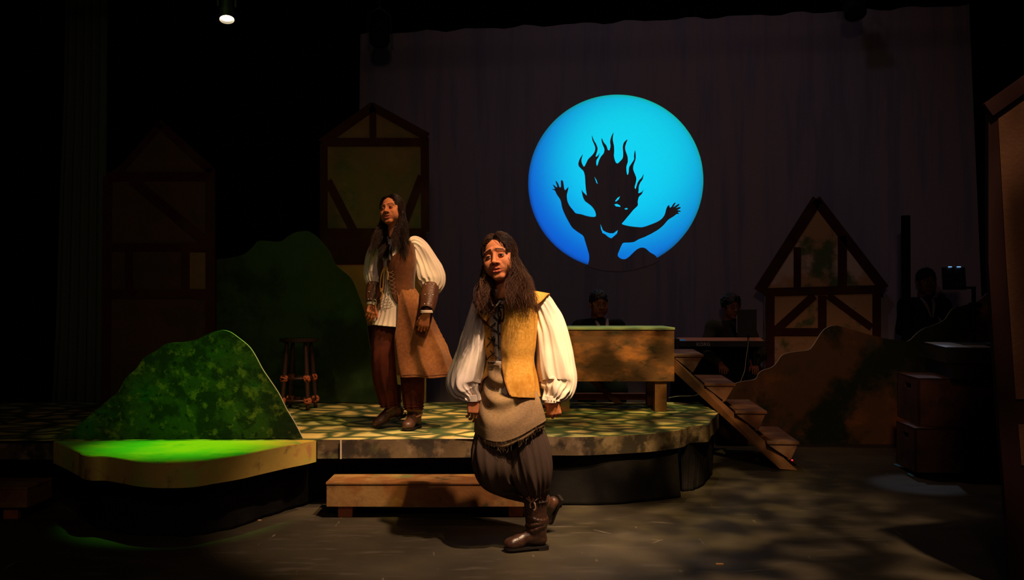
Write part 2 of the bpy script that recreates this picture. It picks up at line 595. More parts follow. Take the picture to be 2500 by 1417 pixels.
def floor_mat():
    m, nt, bs = nodes_mat('scuffed_black_stage_floor')
    N, Lk = nt.nodes.new, nt.links.new
    tc = N('ShaderNodeTexCoord')

    def nz(scale, det, st=(1, 1, 1)):
        mp = N('ShaderNodeMapping'); mp.inputs['Scale'].default_value = st
        Lk(tc.outputs['Object'], mp.inputs[0])
        n = N('ShaderNodeTexNoise'); n.inputs['Scale'].default_value = scale; n.inputs['Detail'].default_value = det
        Lk(mp.outputs[0], n.inputs['Vector'])
        return n.outputs[0]

    def rng(s, a, b, c=0., d=1.):
        r = N('ShaderNodeMapRange'); r.inputs[1].default_value, r.inputs[2].default_value = a, b
        r.inputs[3].default_value, r.inputs[4].default_value = c, d
        Lk(s, r.inputs[0]); return r.outputs[0]

    def mix(a, b, f):
        x = N('ShaderNodeMix'); x.data_type = 'RGBA'
        Lk(f, x.inputs[0])
        for s, i in ((a, 6), (b, 7)):
            if isinstance(s, tuple):
                x.inputs[i].default_value = (*s, 1)
            else:
                Lk(s, x.inputs[i])
        return x.outputs[2]
    c = mix((0.034, 0.028, 0.017), (0.068, 0.055, 0.032), rng(nz(1.3, 6), .4, .65))
    c = mix(c, (0.075, 0.062, 0.045), rng(nz(5, 8, (1, 4, 1)), .55, .75))
    c = mix(c, (0.14, 0.12, 0.085), rng(nz(30, 4, (0.12, 1.6, 1)), .69, .74))
    c = mix(c, (0.12, 0.10, 0.075), rng(nz(26, 4, (1.3, 0.22, 1)), .71, .75))
    Lk(c, bs.inputs['Base Color'])
    Lk(rng(nz(4, 6), .3, .7, .46, .66), bs.inputs['Roughness'])
    bs.inputs['Specular IOR Level'].default_value = 0.2
    return m


M['floor'] = floor_mat()

# ================================================================== STAGE HOUSE
def struct(name, v, f, m):
    return mk(name, v, f, m, kind='structure')


struct('floor', *g_box(-6.5, 6.5, -2.5, 13.2, -0.1, 0.0), M['floor'])
struct('wall_back', *g_box(-6.5, 6.5, 13.2, 13.3, 0, 6.2), M['black'])
struct('wall_left', *g_box(-6.6, -6.5, -2.5, 13.3, 0, 6.2), M['black'])
struct('wall_right', *g_box(6.5, 6.6, -2.5, 13.3, 0, 6.2), M['black'])
struct('ceiling', *g_box(-6.6, 6.6, -2.5, 13.3, 6.2, 6.3), M['black'])

# scuffs on the floor (thin paint marks lying on it)
sc_marks = [((975, 1309), (1085, 1312), 3), ((1590, 1275), (1648, 1280), 2.5), ((1448, 1294), (1492, 1305), 3), ((1590, 1318), (1618, 1321), 2.5),
            ((1592, 1328), (1618, 1318), 2), ((1780, 1399), (1890, 1390), 4), ((1332, 1288), (1400, 1286), 2), ((1700, 1397), (1790, 1399), 2),
            ((8, 1392), (40, 1372), 2.5), ((2185, 1297), (2206, 1312), 2.5), ((2300, 1286), (2340, 1281), 2.5), ((1922, 1183), (1940, 1184), 2)]
parts = []
for (a, b, wd) in sc_marks:
    p, q = PZ(a[0], a[1], 0.0), PZ(b[0], b[1], 0.0)
    d = q - p; d /= np.linalg.norm(d)
    nrm = np.array([-d[1], d[0], 0]) * wd * 0.0011
    up = np.array([0, 0, 0.0012])
    parts.append(([p - nrm * .4 + up, (p + q) / 2 - nrm + up, q - nrm * .3 + up, q + nrm * .3 + up, (p + q) / 2 + nrm + up, p + nrm * .4 + up], [(0, 1, 2, 3, 4, 5)]))
v, f = join(parts)
fl = bpy.data.objects['floor']
mk('scuff_mark', v, f, mat('pale_scuff', (0.30, 0.25, 0.17), 0.7), parent=fl)

# ---- backdrop: a cloth turned a little, its right end nearer
A_, B_ = P(878, 700, 10.5), P(2372, 700, 9.5)
cdir = B_ - A_; cdir[2] = 0; cdir /= np.linalg.norm(cdir)
cn = np.array([cdir[1], -cdir[0], 0.0])            # towards the stage


def PC(px, py, off=0.0):
    d = ray(px, py)
    c0 = np.array([0, 0, CAM_H])
    a = A_ + cn * off
    return c0 + d * (float((a - c0) @ cn) / float(d @ cn))


C0 = PC(1500.2, 443.9)
RAD = 213.6 / F_PX * C0[1]
up = np.array([0, 0, 1.0])
ring = lambda r, n=128, o=0.0: [C0 + cn * o + r * (cdir * math.cos(t) + up * math.sin(t)) for t in np.arange(n) * 2 * math.pi / n]
bl, br_, tr_, tl_ = PC(868, 700), PC(2408, 700), PC(2366, 12), PC(880, 84)
bl[2] = br_[2] = 0.0
edge_top = [tl_ + (tr_ - tl_) * t + up * (0.012 * math.sin(t * 70) + 0.008 * math.sin(t * 113)) for t in np.linspace(0, 1, 60)]
v, f, fm = prism([bl, br_] + edge_top[::-1], -cn * 0.012, [ring(RAD)])
mk('backdrop', v, f, M['cyc'], kind='structure')
m, nt, bs = nodes_mat('translucent_screen')
tl = nt.nodes.new('ShaderNodeBsdfTranslucent'); tl.inputs[0].default_value = (0.85, 0.85, 0.85, 1)
df = nt.nodes.new('ShaderNodeBsdfDiffuse'); df.inputs[0].default_value = (0.26, 0.20, 0.225, 1)
ms = nt.nodes.new('ShaderNodeMixShader'); ms.inputs[0].default_value = 0.5
nt.links.new(df.outputs[0], ms.inputs[1]); nt.links.new(tl.outputs[0], ms.inputs[2])
nt.links.new(ms.outputs[0], nt.nodes['Material Output'].inputs['Surface'])
r_ = ring(RAD * 0.9995)
moon = mk('projected_circle', r_, [tuple(range(len(r_)))], m, label='large glowing blue projected circle on the dark backdrop, flame-haired silhouette inside', cat='projection')
SIL = [(530, 1312), (536, 1290), (538, 1250), (525, 1200), (510, 1150), (495, 1105), (460, 1080), (415, 1045), (390, 1005), (365, 960), (340, 900), (330, 850), (318, 825), (300, 800), (285, 770), (262, 760), (287, 757), (278, 742), (270, 724), (292, 742), (303, 745), (297, 722), (290, 698), (307, 715), (320, 745), (330, 742), (330, 718), (331, 695), (344, 700), (350, 730), (353, 752), (360, 768), (372, 757), (385, 744), (381, 770), (373, 805), (378, 850), (395, 885), (420, 915), (440, 938), (480, 945), (530, 960), (583, 963), (584, 930), (560, 890), (530, 865), (505, 845), (490, 810), (482, 763), (492, 780), (505, 792), (520, 806), (515, 770), (510, 720), (507, 670), (500, 635), (490, 620), (465, 595), (458, 570), (470, 535), (491, 504), (481, 540), (485, 570), (500, 595), (515, 570), (530, 540), (555, 515), (575, 490), (583, 460), (575, 430), (562, 400), (558, 363), (572, 400), (590, 430), (600, 465), (590, 500), (585, 520), (600, 515), (615, 494), (605, 525), (592, 545), (590, 575), (598, 587), (610, 550), (625, 520), (645, 495), (650, 465), (640, 440), (630, 410), (630, 383), (645, 415), (665, 440), (675, 470), (688, 472), (695, 440), (692, 410), (700, 375), (717, 343), (712, 375), (712, 400), (720, 440), (722, 480), (720, 515), (730, 555), (745, 571), (765, 555), (785, 530), (788, 490), (785, 450), (795, 415), (820, 394), (808, 425), (802, 455), (808, 485), (820, 520), (822, 560), (812, 590), (812, 625), (819, 655), (828, 640), (832, 600), (850, 570), (868, 540), (868, 510), (875, 473), (880, 510), (878, 545), (865, 580), (862, 615), (875, 650), (885, 680), (880, 715), (872, 745), (880, 758), (890, 725), (905, 695), (925, 675), (938, 648), (932, 685), (915, 710), (903, 740), (902, 770), (900, 790), (925, 780), (938, 762), (925, 795), (905, 815), (895, 850), (895, 880), (865, 910), (840, 940), (815, 970), (790, 1000), (778, 1015), (800, 1025), (850, 1035), (900, 1040), (930, 1040), (980, 1025), (1040, 1000), (1075, 975), (1095, 945), (1105, 905), (1118, 882), (1128, 880), (1130, 896), (1143, 890), (1158, 868), (1174, 858), (1164, 880), (1155, 893), (1178, 880), (1200, 868), (1199, 878), (1175, 899), (1195, 893), (1211, 893), (1206, 903), (1185, 914), (1203, 917), (1212, 925), (1190, 929), (1200, 943), (1182, 943), (1160, 960), (1120, 985), (1085, 1025), (1050, 1055), (1000, 1085), (950, 1110), (900, 1130), (870, 1148), (830, 1153), (790, 1155), (775, 1175), (760, 1210), (747, 1245), (760, 1265), (785, 1276), (810, 1272), (840, 1250), (870, 1220), (900, 1197), (930, 1190), (955, 1198), (985, 1225), (1020, 1245), (1035, 1262), (1042, 1276), (1050, 1284), (1006, 1310), (904, 1344), (800, 1362), (725, 1366), (620, 1354), (534, 1330)]
HOL = [[(722, 872), (742, 867), (765, 880), (769, 891), (735, 887)], [(728, 848), (745, 825), (766, 811), (755, 835), (735, 852)], [(796, 904), (815, 897), (824, 906), (806, 911)],
       [(577, 670), (590, 690), (602, 722), (590, 712)], [(620, 1017), (630, 1040), (640, 1063), (660, 1075), (690, 1085), (715, 1085), (735, 1070), (749, 1061), (743, 1087), (720, 1107), (700, 1123), (678, 1112), (655, 1092), (635, 1083), (624, 1050)]]
tp = lambda L: [PC(1260 + x / 3.0146, 210 + y / 3.0146, 0.012) for x, y in L]
SIL_S = [tuple(q) for q in catmull(SIL + SIL[:1], len(SIL) * 3 + 1)[:-1]]
v, f, fm = prism(tp(SIL_S), -cn * 0.006, [tp(h) for h in HOL])
mk('silhouette', v, f, M['cyc'], parent=moon, label='dark flame-haired figure with raised arms')
# rear projection lanterns behind the cloth
axis = -cn
src = C0 + axis * 2.1
half = 2 * math.degrees(math.atan(RAD * 1.002 / 2.1))
spot('rear_projector_blue', src, C0, half * .998, 335, (0.0, 0.16, 1.0), 0.035, 0.03)
spot('rear_projector_cyan', src + up * 0.35 + cdir * 0.1, C0 + up * 0.22 + cdir * 0.14, half * 1.22, 212, (0.0, 1.0, 0.22), 0.9, 0.03)

# ---- black masking leg at the left, rigging above
lp = [(162, -60), (155, 250), (145, 500), (136, 800), (124, 1040)]
N_ = 46
L0 = [P(x, y, 8.6) for x, y in lp]; R0 = [P(x, y, 8.6) for x, y in ((262, -60), (260, 250), (258, 500), (256, 800), (254, 1040))]
V = []
for i in range(5):
    for j in range(N_):
        t = j / (N_ - 1)
        p = L0[i] * (1 - t) + R0[i] * t
        V.append(p + np.array([0, 0.02 * math.sin(t * 34), 0]))
F = [(i * N_ + j, i * N_ + j + 1, (i + 1) * N_ + j + 1, (i + 1) * N_ + j) for i in range(4) for j in range(N_ - 1)]
solid(mk('stage_curtain', V, F, M['leg'], smooth=True, label='narrow dark green-tinged curtain hanging beside the tall house front at far left', cat='curtain'), 0.006)

# ================================================================== PLATFORMS
ZP = 0.427
ZB = 0.313
plat_front = [(775, 1074), (900, 1073), (1050, 1072), (1160, 1071), (1250, 1069), (1340, 1067), (1420, 1067), (1500, 1064), (1560, 1061), (1600, 1058), (1635, 1054), (1660, 1050), (1672, 1046), (1680, 1041), (1700, 1039.5), (1724, 1038), (1730, 1034), (1734, 1026), (1742, 1020), (1748, 1013), (1753, 1008)]
fr_pts = [PZ(x, y, ZP) for x, y in plat_front]
left_pts = [PZ(-260, 1076, ZP), PZ(150, 1076, ZP), PZ(755, 1075, ZP)]
back_r = np.array([fr_pts[-1][0], 8.15, ZP])
back_l = np.array([left_pts[0][0] - 0.5, 8.15, ZP])
outline = left_pts + fr_pts + [fr_pts[-1] + np.array([0.0, 0.25, 0]), back_r, back_l]
plat = thing('stage_platform', 'long raised platform with painted light dapples and mottled edge, actress in brown coat stands on it', 'platform', (0.0, 7.0, 0.0))


def offset_line(pts, d):
    pts = np.asarray(pts); T = np.gradient(pts, axis=0); T[:, 2] = 0
    T /= np.linalg.norm(T, axis=1)[:, None] + 1e-9
    n = np.stack([-T[:, 1], T[:, 0], 0 * T[:, 0]], 1)
    return pts + n * d


v, f, fm = prism(outline, (0, 0, -0.018))
mk('deck', v, f, M['dapple'], parent=plat)


def ribbon(pts, z0, z1, t, bulge=0.0):
    """a thin upright board that follows a plan line; z0 bottom, z1 top"""
    pts = np.asarray(pts); q = offset_line(pts, t)
    n = len(pts)
    V = []
    for P_, z in ((pts, z0), (pts, z1), (q, z1), (q, z0)):
        a = P_.copy(); a[:, 2] = z; V.append(a)
    V = np.concatenate(V)
    F = []
    for i in range(n - 1):
        for a, b in ((0, 1), (1, 2), (2, 3), (3, 0)):
            F.append((a * n + i, a * n + i + 1, b * n + i + 1, b * n + i))
    F.append((0, n, 2 * n, 3 * n)); F.append((n - 1, 4 * n - 1, 3 * n - 1, 2 * n - 1))
    return V, F


dense = catmull(fr_pts, 160)
for i0, i1 in ((0, 8), (8, 118), (118, 160)):           # boards of the edge, with their joints
    v, f = ribbon(offset_line(dense, -0.006)[i0:i1 + 1 if i1 < 160 else 160], ZB, ZP - 0.002, 0.012)
    mk('edge_board', v, f, M['fascia'], parent=plat)
v, f = ribbon(left_pts[:2] + [PZ(400, 1076, ZP)], ZB, ZP - 0.002, 0.012)
mk('edge_board', v, f, M['fascia'], parent=plat, label='unlit far left edge board')
p0 = PZ(774.5, 1074, ZP) + np.array([0.0, -0.004, 0])
mk('joint_strip', *g_box(PZ(833, 1074, ZP)[0] - .004, PZ(833, 1074, ZP)[0] + .004, p0[1] - .012, p0[1], ZB, ZP - .003), M['edge'], parent=plat)
a, b = PZ(1112, 1071.5, ZP), PZ(1165, 1071, ZP)
mk('tape_strip', *g_box(a[0], b[0] + .1, a[1] - .012, a[1] + .012, ZP, ZP + .0015), M['white'], parent=plat, label='short white tape strip on the front edge')
# cloth skirt below
def skirt(top, bot, seed, amp, n=120, m=18):
    top, bot = catmull(top, n), catmull(bot, n)
    V = []
    for i in range(m):
        t = i / (m - 1)
        r = top * (1 - t) + bot * t
        x = np.arange(n) / n
        wv = np.sin(x * 37 + seed) * .5 + np.sin(x * 83 + seed * 2 + t * 2) * .3 + np.sin(x * 19 + seed) * .6
        r = r + np.stack([0 * x, -amp * (wv * .5 + .5) * (0.15 + t), 0 * x], 1)
        V.append(r)
    V = np.concatenate(V)
    F = [(i * n + j, i * n + j + 1, (i + 1) * n + j + 1, (i + 1) * n + j) for i in range(m - 1) for j in range(n - 1)]
    return V, F


def z_(p, z):
    q = np.array(p, float); q[2] = z; return q


tops = [z_(p + np.array([0, .07, 0]), ZB + .05) for p in (PZ(756, 1075, ZP), PZ(900, 1073, ZP), PZ(1150, 1071, ZP))] + [z_(p + np.array([0, .06, 0]), ZB + .05) for p in (PZ(1350, 1067, ZP), PZ(1500, 1064, ZP), PZ(1600, 1058, ZP), PZ(1655, 1051, ZP))]
bots = [PZ(x, y, 0.002) for x, y in ((756, 1228), (800, 1216), (950, 1216), (1150, 1222), (1350, 1233), (1500, 1231), (1600, 1222), (1661, 1214))]
v, f = skirt(tops, bots, 1.0, 0.012)
solid(mk('skirt', v, f, M['skirt'], parent=plat, smooth=True), 0.004)
tops = [z_(p + np.array([0, .05, 0]), ZB + .05) for p in (PZ(1664, 1047, ZP), PZ(1700, 1039, ZP), PZ(1732, 1030, ZP), PZ(1748, 1010, ZP))]
bots = [PZ(x, y, 0.002) for x, y in ((1664, 1200), (1690, 1197), (1715, 1185), (1737, 1158))]
v, f = skirt(tops, bots, 2.0, 0.012)
solid(mk('skirt', v, f, M['skirt'], parent=plat, smooth=True, label='wrinkled end piece of the skirt'), 0.004)

# ---- green half-round island in front of it
isl_px = [(133, 1079), (165, 1092), (186, 1102), (196, 1106), (204, 1112), (225, 1116), (262, 1116.5), (300, 1122), (345, 1129), (405, 1132), (470, 1130), (520, 1123), (580, 1114), (640, 1102), (700, 1090), (745, 1082), (768, 1077)]
ip = [PZ(x, y, ZP) for x, y in isl_px]
isl = thing('hill_platform', 'green half-round platform bulging from the stage edge under the mossy hill, ochre edge', 'platform', (-2.1, 5.5, 0.0))
v, f, fm = prism(ip, (0, 0, -0.02))
mk('deck', v + np.array([0, 0, .004]), f, M['isle_top'], parent=isl)
dense = catmull(ip, 120)
for i0, i1 in ((0, 9), (9, 120)):
    v, f = ribbon(offset_line(dense, -0.006)[i0:min(i1 + 1, 120)], ZB - 0.012, ZP + .001, 0.012)
    mk('edge_board', v, f, M['isle_fascia'], parent=isl)
mk('edge_board', *g_box(ip[-1][0] - .004, ip[-1][0] + .008, ip[-1][1] - .004, ip[-1][1] + .012, ZB - .012, ZP), M['isle_fascia'], parent=isl)
tops = [z_(p, ZB + .04) for p in (PZ(230, 1085, ZP), PZ(300, 1100, ZP), PZ(420, 1108, ZP), PZ(560, 1100, ZP), PZ(680, 1084, ZP), PZ(752, 1076, ZP))]
bots = [PZ(x, y, 0.003) for x, y in ((190, 1260), (260, 1292), (360, 1306), (450, 1308), (560, 1290), (650, 1262), (700, 1244), (752, 1230))]
v, f = skirt(tops, bots, 4.0, 0.045)
solid(mk('skirt', v, f, M['skirt'], parent=isl, smooth=True), 0.004)

# ---- low wooden steps
def low_step(name, label, xl, xr, yf, yb, z0, z1, legs, group=None):
    t = thing(name, label, 'step', ((xl + xr) / 2, (yf + yb) / 2, 0), group)
    bevel(mk('top_board', *g_box(xl - .004, xr + .004, yf - .006, yb, z1 - .014, z1), M['wood_brown'], parent=t), .003)
    bevel(mk('front_board', *g_box(xl, xr, yf, yf + .02, z0, z1 - .014), M['wood_brown'], parent=t), .002)
    mk('end_board', *g_box(xl, xl + .02, yf + .02, yb, z0, z1 - .014), M['wood_brown'], parent=t)
    mk('end_board', *g_box(xr - .02, xr, yf + .02, yb, z0, z1 - .014), M['wood_brown'], parent=t)
    for lx in legs:
        bevel(mk('leg', *g_box(lx - .042, lx + .042, yf + .045, yf + .085, 0, z0 + .02), M['raw_red'], parent=t), .003)
        mk('leg', *g_box(lx - .042, lx + .042, yb - .085, yb - .045, 0, z0 + .02), M['raw_red'], parent=t)
    return t


ys = 5.70
low_step('step_bench', 'low brown painted step behind the front actress, below the long platform', P(800, 1, ys)[0], P(1302, 1, ys)[0], ys, ys + .27, .07, P(1, 1178, ys)[2], [P(842, 1, ys)[0], P(1259, 1, ys)[0]])
low_step('step_bench', 'low dark step at the far left edge, below the unlit end of the platform', P(84, 1, ys)[0] - 1.1, P(84, 1, ys)[0], ys - .05, ys + .25, .075, P(1, 1186, ys)[2], [P(84, 1, ys)[0] - .98, P(35, 1, ys)[0]])

# ---- raised table-like box on the platform
yb0, yb1 = 7.40, 7.98
xr, xl = P(1642, 1, yb0)[0], P(1318, 1, yb0)[0]
zt, zb = P(1, 800, yb0)[2], P(1, 932, yb0)[2]
box = thing('raised_box', 'tall smoky orange-brown wooden box on legs at the top of the stairs', 'platform', ((xl + xr) / 2, (yb0 + yb1) / 2, ZP))
bevel(mk('top_board', *g_box(xl - .01, xr + .012, yb0 - .012, yb1, zt - .018, zt), M['box_top'], parent=box), .003)
bevel(mk('front_panel', *g_box(xl, xr + .008, yb0, yb0 + .02, zb, zt - .018), M['box_front'], parent=box), .002)
mk('end_panel', *g_box(xr - .012, xr + .008, yb0 + .02, yb1, zb, zt - .018), M['box_front'], parent=box)
mk('end_panel', *g_box(xl, xl + .02, yb0 + .02, yb1, zb, zt - .018), M['box_front'], parent=box)
mk('back_panel', *g_box(xl, xr, yb1 - .02, yb1, zb, zt - .018), M['box_front'], parent=box)
for lx in (P(1376, 1, yb0)[0], P(1613, 1, yb0)[0]):
    bevel(mk('leg', *g_box(lx - .045, lx + .045, yb0 + .03, yb0 + .12, ZP + .001, zb + .05), M['wood_brown'], parent=box), .003)
    bevel(mk('leg', *g_box(lx - .045, lx + .045, yb1 - .12, yb1 - .03, ZP + .001, zb + .05), M['wood_brown'], parent=box), .003)
a, b = P(1430, 925, yb1 - .06), P(1500, 985, yb1 - .06)
v, f = g_hex([a + (0, -.02, 0), b + (0, -.02, 0), b + (.07, -.02, 0), a + (.07, -.02, 0), a + (0, .02, 0), b + (0, .02, 0), b + (.07, .02, 0), a + (.07, .02, 0)])
mk('brace', v, f, M['wood_brown'], parent=box)
mk('rear_rail', *g_box(P(1400, 1, yb1)[0], P(1588, 1, yb1)[0], yb1 + .0, yb1 + .09, P(1, 962, yb1)[2] - .05, P(1, 962, yb1)[2]), M['raw_red'], parent=box, label='orange rail low at the back')

# ---- stairs down to the floor at the right of the box
M['stair_wood'] = mat('red_brown_stair_paint', (0.13, 0.045, 0.020), .7, layers=[((0.19, 0.095, 0.060), 5, .45, .65), ((0.07, 0.03, 0.012), 6, .55, .72)], bump=(30, .2))
st = thing('stairs', 'four wooden treads with wedge-shaped sides going down from the raised box to the floor', 'stairs', (1.9, 7.9, 0))
depth = 0.92
dv = np.array([0.085, depth, 0.0])
tread = [((1644, 867), (1718, 866), (1693, 910), 7.86), ((1720, 938), (1796, 937), (1771, 982), 7.69), ((1795, 1006), (1873, 1005), (1852, 1053), 7.52), ((1873, 1080), (1952, 1080), (1932, 1124), 7.36)]
for a, b, c, Y in tread:
    pa, pb, pc = P(*a, Y + .03), P(*b, Y), P(*c, Y)
    pa[2] = pb[2]
    d1 = pb - pa
    th_ = np.array([0, 0, -.02])
    q = [pa, pb, pb + th_, pa + th_]
    v, f = g_hex(q + [p + dv for p in q])
    tr = bevel(mk('tread', v, f, M['stair_wood'], parent=st), .002)
    ins = np.array([0, .015, 0])
    tri = [pa + th_ + ins, pb + th_ + ins + (-.008, 0, 0), pc + ins]
    v, f, fm = prism(tri, dv * 0.03)
    mk('side_wedge', v, f, M['stair_wood'], parent=st)
    v, f, fm = prism([t + dv * .94 for t in tri], dv * 0.03)
    mk('side_wedge', v, f, M['stair_wood'], parent=st)
    rs = [pb + th_ + (-.03, .02, 0), pc + (-.004, .02, 0), pc + (-.022, .02, .0), pb + th_ + (-.048, .02, 0)]
    v, f = g_hex(rs + [p + dv * .95 for p in rs])
    mk('riser', v, f, M['stair_wood'], parent=st)
sa = [P(1645, 874, 7.90), P(1948, 1150, 7.33), P(1905, 1147, 7.33), P(1645, 908, 7.90)]
for o_ in (0.02, 0.90):
    q = [p + dv * o_ for p in sa]
    v, f = g_hex(q + [p + np.array([0.003, .035, 0]) for p in q])
    bevel(mk('stringer', v, f, M['stair_wood'] if o_ > .5 else mat('stringer_paint', (0.17, 0.062, 0.022), .7, layers=[((0.11, .045, .018), 6, .4, .65)]), parent=st), .002)

# ================================================================== PAINTED FLATS
def flat(name, label, cat, poly, Y, t, m, smooth_pts=False, base_z=0.0, sub='panel'):
    pts = [P(x, y, Y) for x, y in poly]
    v, f, fm = prism(pts, (0, t, 0))
    b = np.array([np.mean([p[0] for p in pts]), Y, base_z])
    return v, f, fm, b


def curve_px(pts, n):
    return [tuple(p) for p in catmull(pts, n)]


hill_px = curve_px([(133, 1074), (177, 1050), (201, 1030), (241, 996), (261, 979), (288, 957), (306, 925), (334, 899), (350, 875), (382, 856), (406, 840), (442, 836), (479, 830), (503, 818), (535, 807), (559, 810), (583, 826), (607, 846), (623, 869), (640, 901), (656, 925), (680, 961), (700, 1001), (720, 1034), (739, 1071)], 110)
v, f, fm, b = flat('', '', '', hill_px, 5.93, .02, None, base_z=ZP)
mk('hill_cutout', v, f, [M['hill'], M['edge']], fm=fm, base=b, label='bright mossy green hill cutout standing at the front of the platform', cat='scenery')
hb_px = curve_px([(470, 640), (551, 631), (595, 621), (618, 602), (634, 588), (682, 590), (702, 578), (721, 568), (745, 564), (757, 567), (777, 582), (804, 615), (820, 647), (856, 679), (871, 710), (887, 754), (895, 785), (903, 845), (922, 900), (938, 984)], 100) + [(470, 984)]
v, f, fm, b = flat('', '', '', hb_px, 8.05, .02, None, base_z=ZP)
mk('hill_cutout', v, f, [M['hill_far'], M['edge']], fm=fm, base=b, label='large dark green hill cutout behind the stool, at the back of the platform', cat='scenery')
rid_px = curve_px([(1745, 965), (1797, 936), (1842, 927), (1851, 914), (1862, 905), (1885, 897), (1898, 884), (1911, 867), (1937, 860), (1973, 855), (1987, 842), (2006, 812), (2022, 799), (2041, 795), (2054, 798), (2086, 807), (2133, 820), (2168, 828), (2190, 830), (2213, 834), (2225, 828), (2238, 815), (2257, 802), (2276, 796), (2305, 782), (2318, 764), (2329, 753), (2362, 744), (2387, 736), (2414, 714), (2440, 700), (2470, 690)], 150) + [(2470, 1090), (1745, 1090)]
rp = [P(x, y, 8.70) for x, y in rid_px]
rp[-1][2] = rp[-2][2] = 0
v, f, fm = prism(rp, (0, .02, 0))
mk('ridge_cutout', v, f, [M['ridge'], M['edge']], fm=fm, label='brown and orange mountain ridge cutout behind the stairs and crates', cat='scenery')


def px_board(a, b, wpx, Y, t=.012, off=0.0):
    """board between two pixel points at depth Y, wpx wide"""
    A, B = P(*a, Y - off), P(*b, Y - off)
    d = B - A; d /= np.linalg.norm(d)
    n = np.array([-d[2], 0, d[0]]) * wpx / 2 / F_PX * Y
    q = [A - n, B - n, B + n, A + n]
    return g_hex(q + [p + np.array([0, t, 0]) for p in q])


def house(label, Y, outline, panels, boards, base_z, m_default, name='house_front', extra=()):
    pts = [P(x, y, Y) for x, y in outline]
    for i in range(len(pts)):
        if outline[i][1] >= 980:
            pts[i][2] = base_z
    t = thing(name, label, 'scenery', (np.mean([p[0] for p in pts]), Y, base_z))
    v, f, fm = prism(pts, (0, .02, 0))
    mk('wall_panel', v, f, [m_default, M['edge']], fm=fm, parent=t)
    for poly, m in panels:
        v, f, fm = prism([P(x, y, Y - .003) for x, y in poly], (0, .004, 0))
        mk('plaster_panel', v, f, m, parent=t)
    for bd in boards:
        a, b, wd = bd[:3]
        v, f = px_board(a, b, wd, Y, .014, bd[3] if len(bd) > 3 else .014)
        mk('timber', v, f, M['timber'], parent=t)
    return t


# cottage gable at the right
house('small half-timbered gable front with steep roof, right of the backdrop circle', 9.46,
      [(1868, 1100), (1868, 712), (1854, 708), (1994, 486), (2162, 700), (2150, 708), (2150, 1100)],
      [], [((1853, 712), (1996, 487), 26), ((1992, 487), (2160, 706), 24), ((1866, 714), (2158, 706), 20, .016), ((1880, 722), (1880, 1000), 22), ((2141, 716), (2141, 1000), 20),
           ((1947, 604), (1947, 706), 17), ((2057, 576), (2057, 706), 21), ((2008, 722), (2008, 812), 20), ((1988, 722), (1896, 806), 19), ((2022, 722), (2128, 800), 17, .012),
           ((1890, 811), (2026, 811), 19, .016)], 0.0, M['plaster_tan'])
# tall dark house at the left, on the platform
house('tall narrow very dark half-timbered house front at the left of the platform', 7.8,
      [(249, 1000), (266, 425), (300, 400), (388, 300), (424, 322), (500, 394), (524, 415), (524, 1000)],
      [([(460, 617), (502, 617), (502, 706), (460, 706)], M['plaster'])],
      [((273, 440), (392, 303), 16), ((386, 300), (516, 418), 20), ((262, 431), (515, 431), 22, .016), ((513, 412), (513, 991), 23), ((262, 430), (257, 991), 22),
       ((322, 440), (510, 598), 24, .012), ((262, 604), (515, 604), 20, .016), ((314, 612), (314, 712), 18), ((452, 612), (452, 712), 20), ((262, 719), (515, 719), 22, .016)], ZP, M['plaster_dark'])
# middle house behind the far hill
house('olive half-timbered house front left of the backdrop circle, behind the brown-coated actress', 8.35,
      [(786, 1000), (786, 345), (909, 256), (1043, 325), (1048, 568), (1040, 568), (1040, 1000)],
      [([(812, 646), (1030, 646), (1030, 796), (812, 796)], mat('orange_lit_plaster', (.52, .24, .06), .9, spec=.1, layers=[((.30, .20, .05), 3, .45, .65)]))],  # warm light on the lower panel is put into its colour
      [((783, 350), (912, 258), 22), ((905, 258), (1044, 334), 20), ((786, 347), (1040, 347), 20, .016), ((790, 346), (790, 646), 18), ((1037, 336), (1038, 566), 20), ((910, 270), (910, 345), 16),
       ((800, 442), (862, 562), 20, .012), ((1030, 430), (980, 562), 20, .012), ((786, 602), (1040, 602), 88, .016), ((786, 852), (1040, 852), 112, .012)], 0.0, M['plaster'])
# near flat at the right edge of the frame
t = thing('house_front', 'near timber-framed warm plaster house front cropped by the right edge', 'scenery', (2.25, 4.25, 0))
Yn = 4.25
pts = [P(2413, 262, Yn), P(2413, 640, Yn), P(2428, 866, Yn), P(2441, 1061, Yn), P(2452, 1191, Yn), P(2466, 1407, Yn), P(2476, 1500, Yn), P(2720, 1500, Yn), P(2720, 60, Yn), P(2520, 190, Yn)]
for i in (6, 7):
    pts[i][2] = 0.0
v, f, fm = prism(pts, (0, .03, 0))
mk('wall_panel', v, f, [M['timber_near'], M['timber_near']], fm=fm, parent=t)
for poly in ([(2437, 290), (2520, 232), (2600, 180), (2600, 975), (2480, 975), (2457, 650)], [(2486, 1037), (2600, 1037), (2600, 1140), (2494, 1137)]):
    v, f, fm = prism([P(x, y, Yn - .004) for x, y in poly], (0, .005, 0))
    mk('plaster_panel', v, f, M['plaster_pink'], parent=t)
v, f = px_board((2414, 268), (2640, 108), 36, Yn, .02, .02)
mk('timber', v, f, M['timber_near'], parent=t)

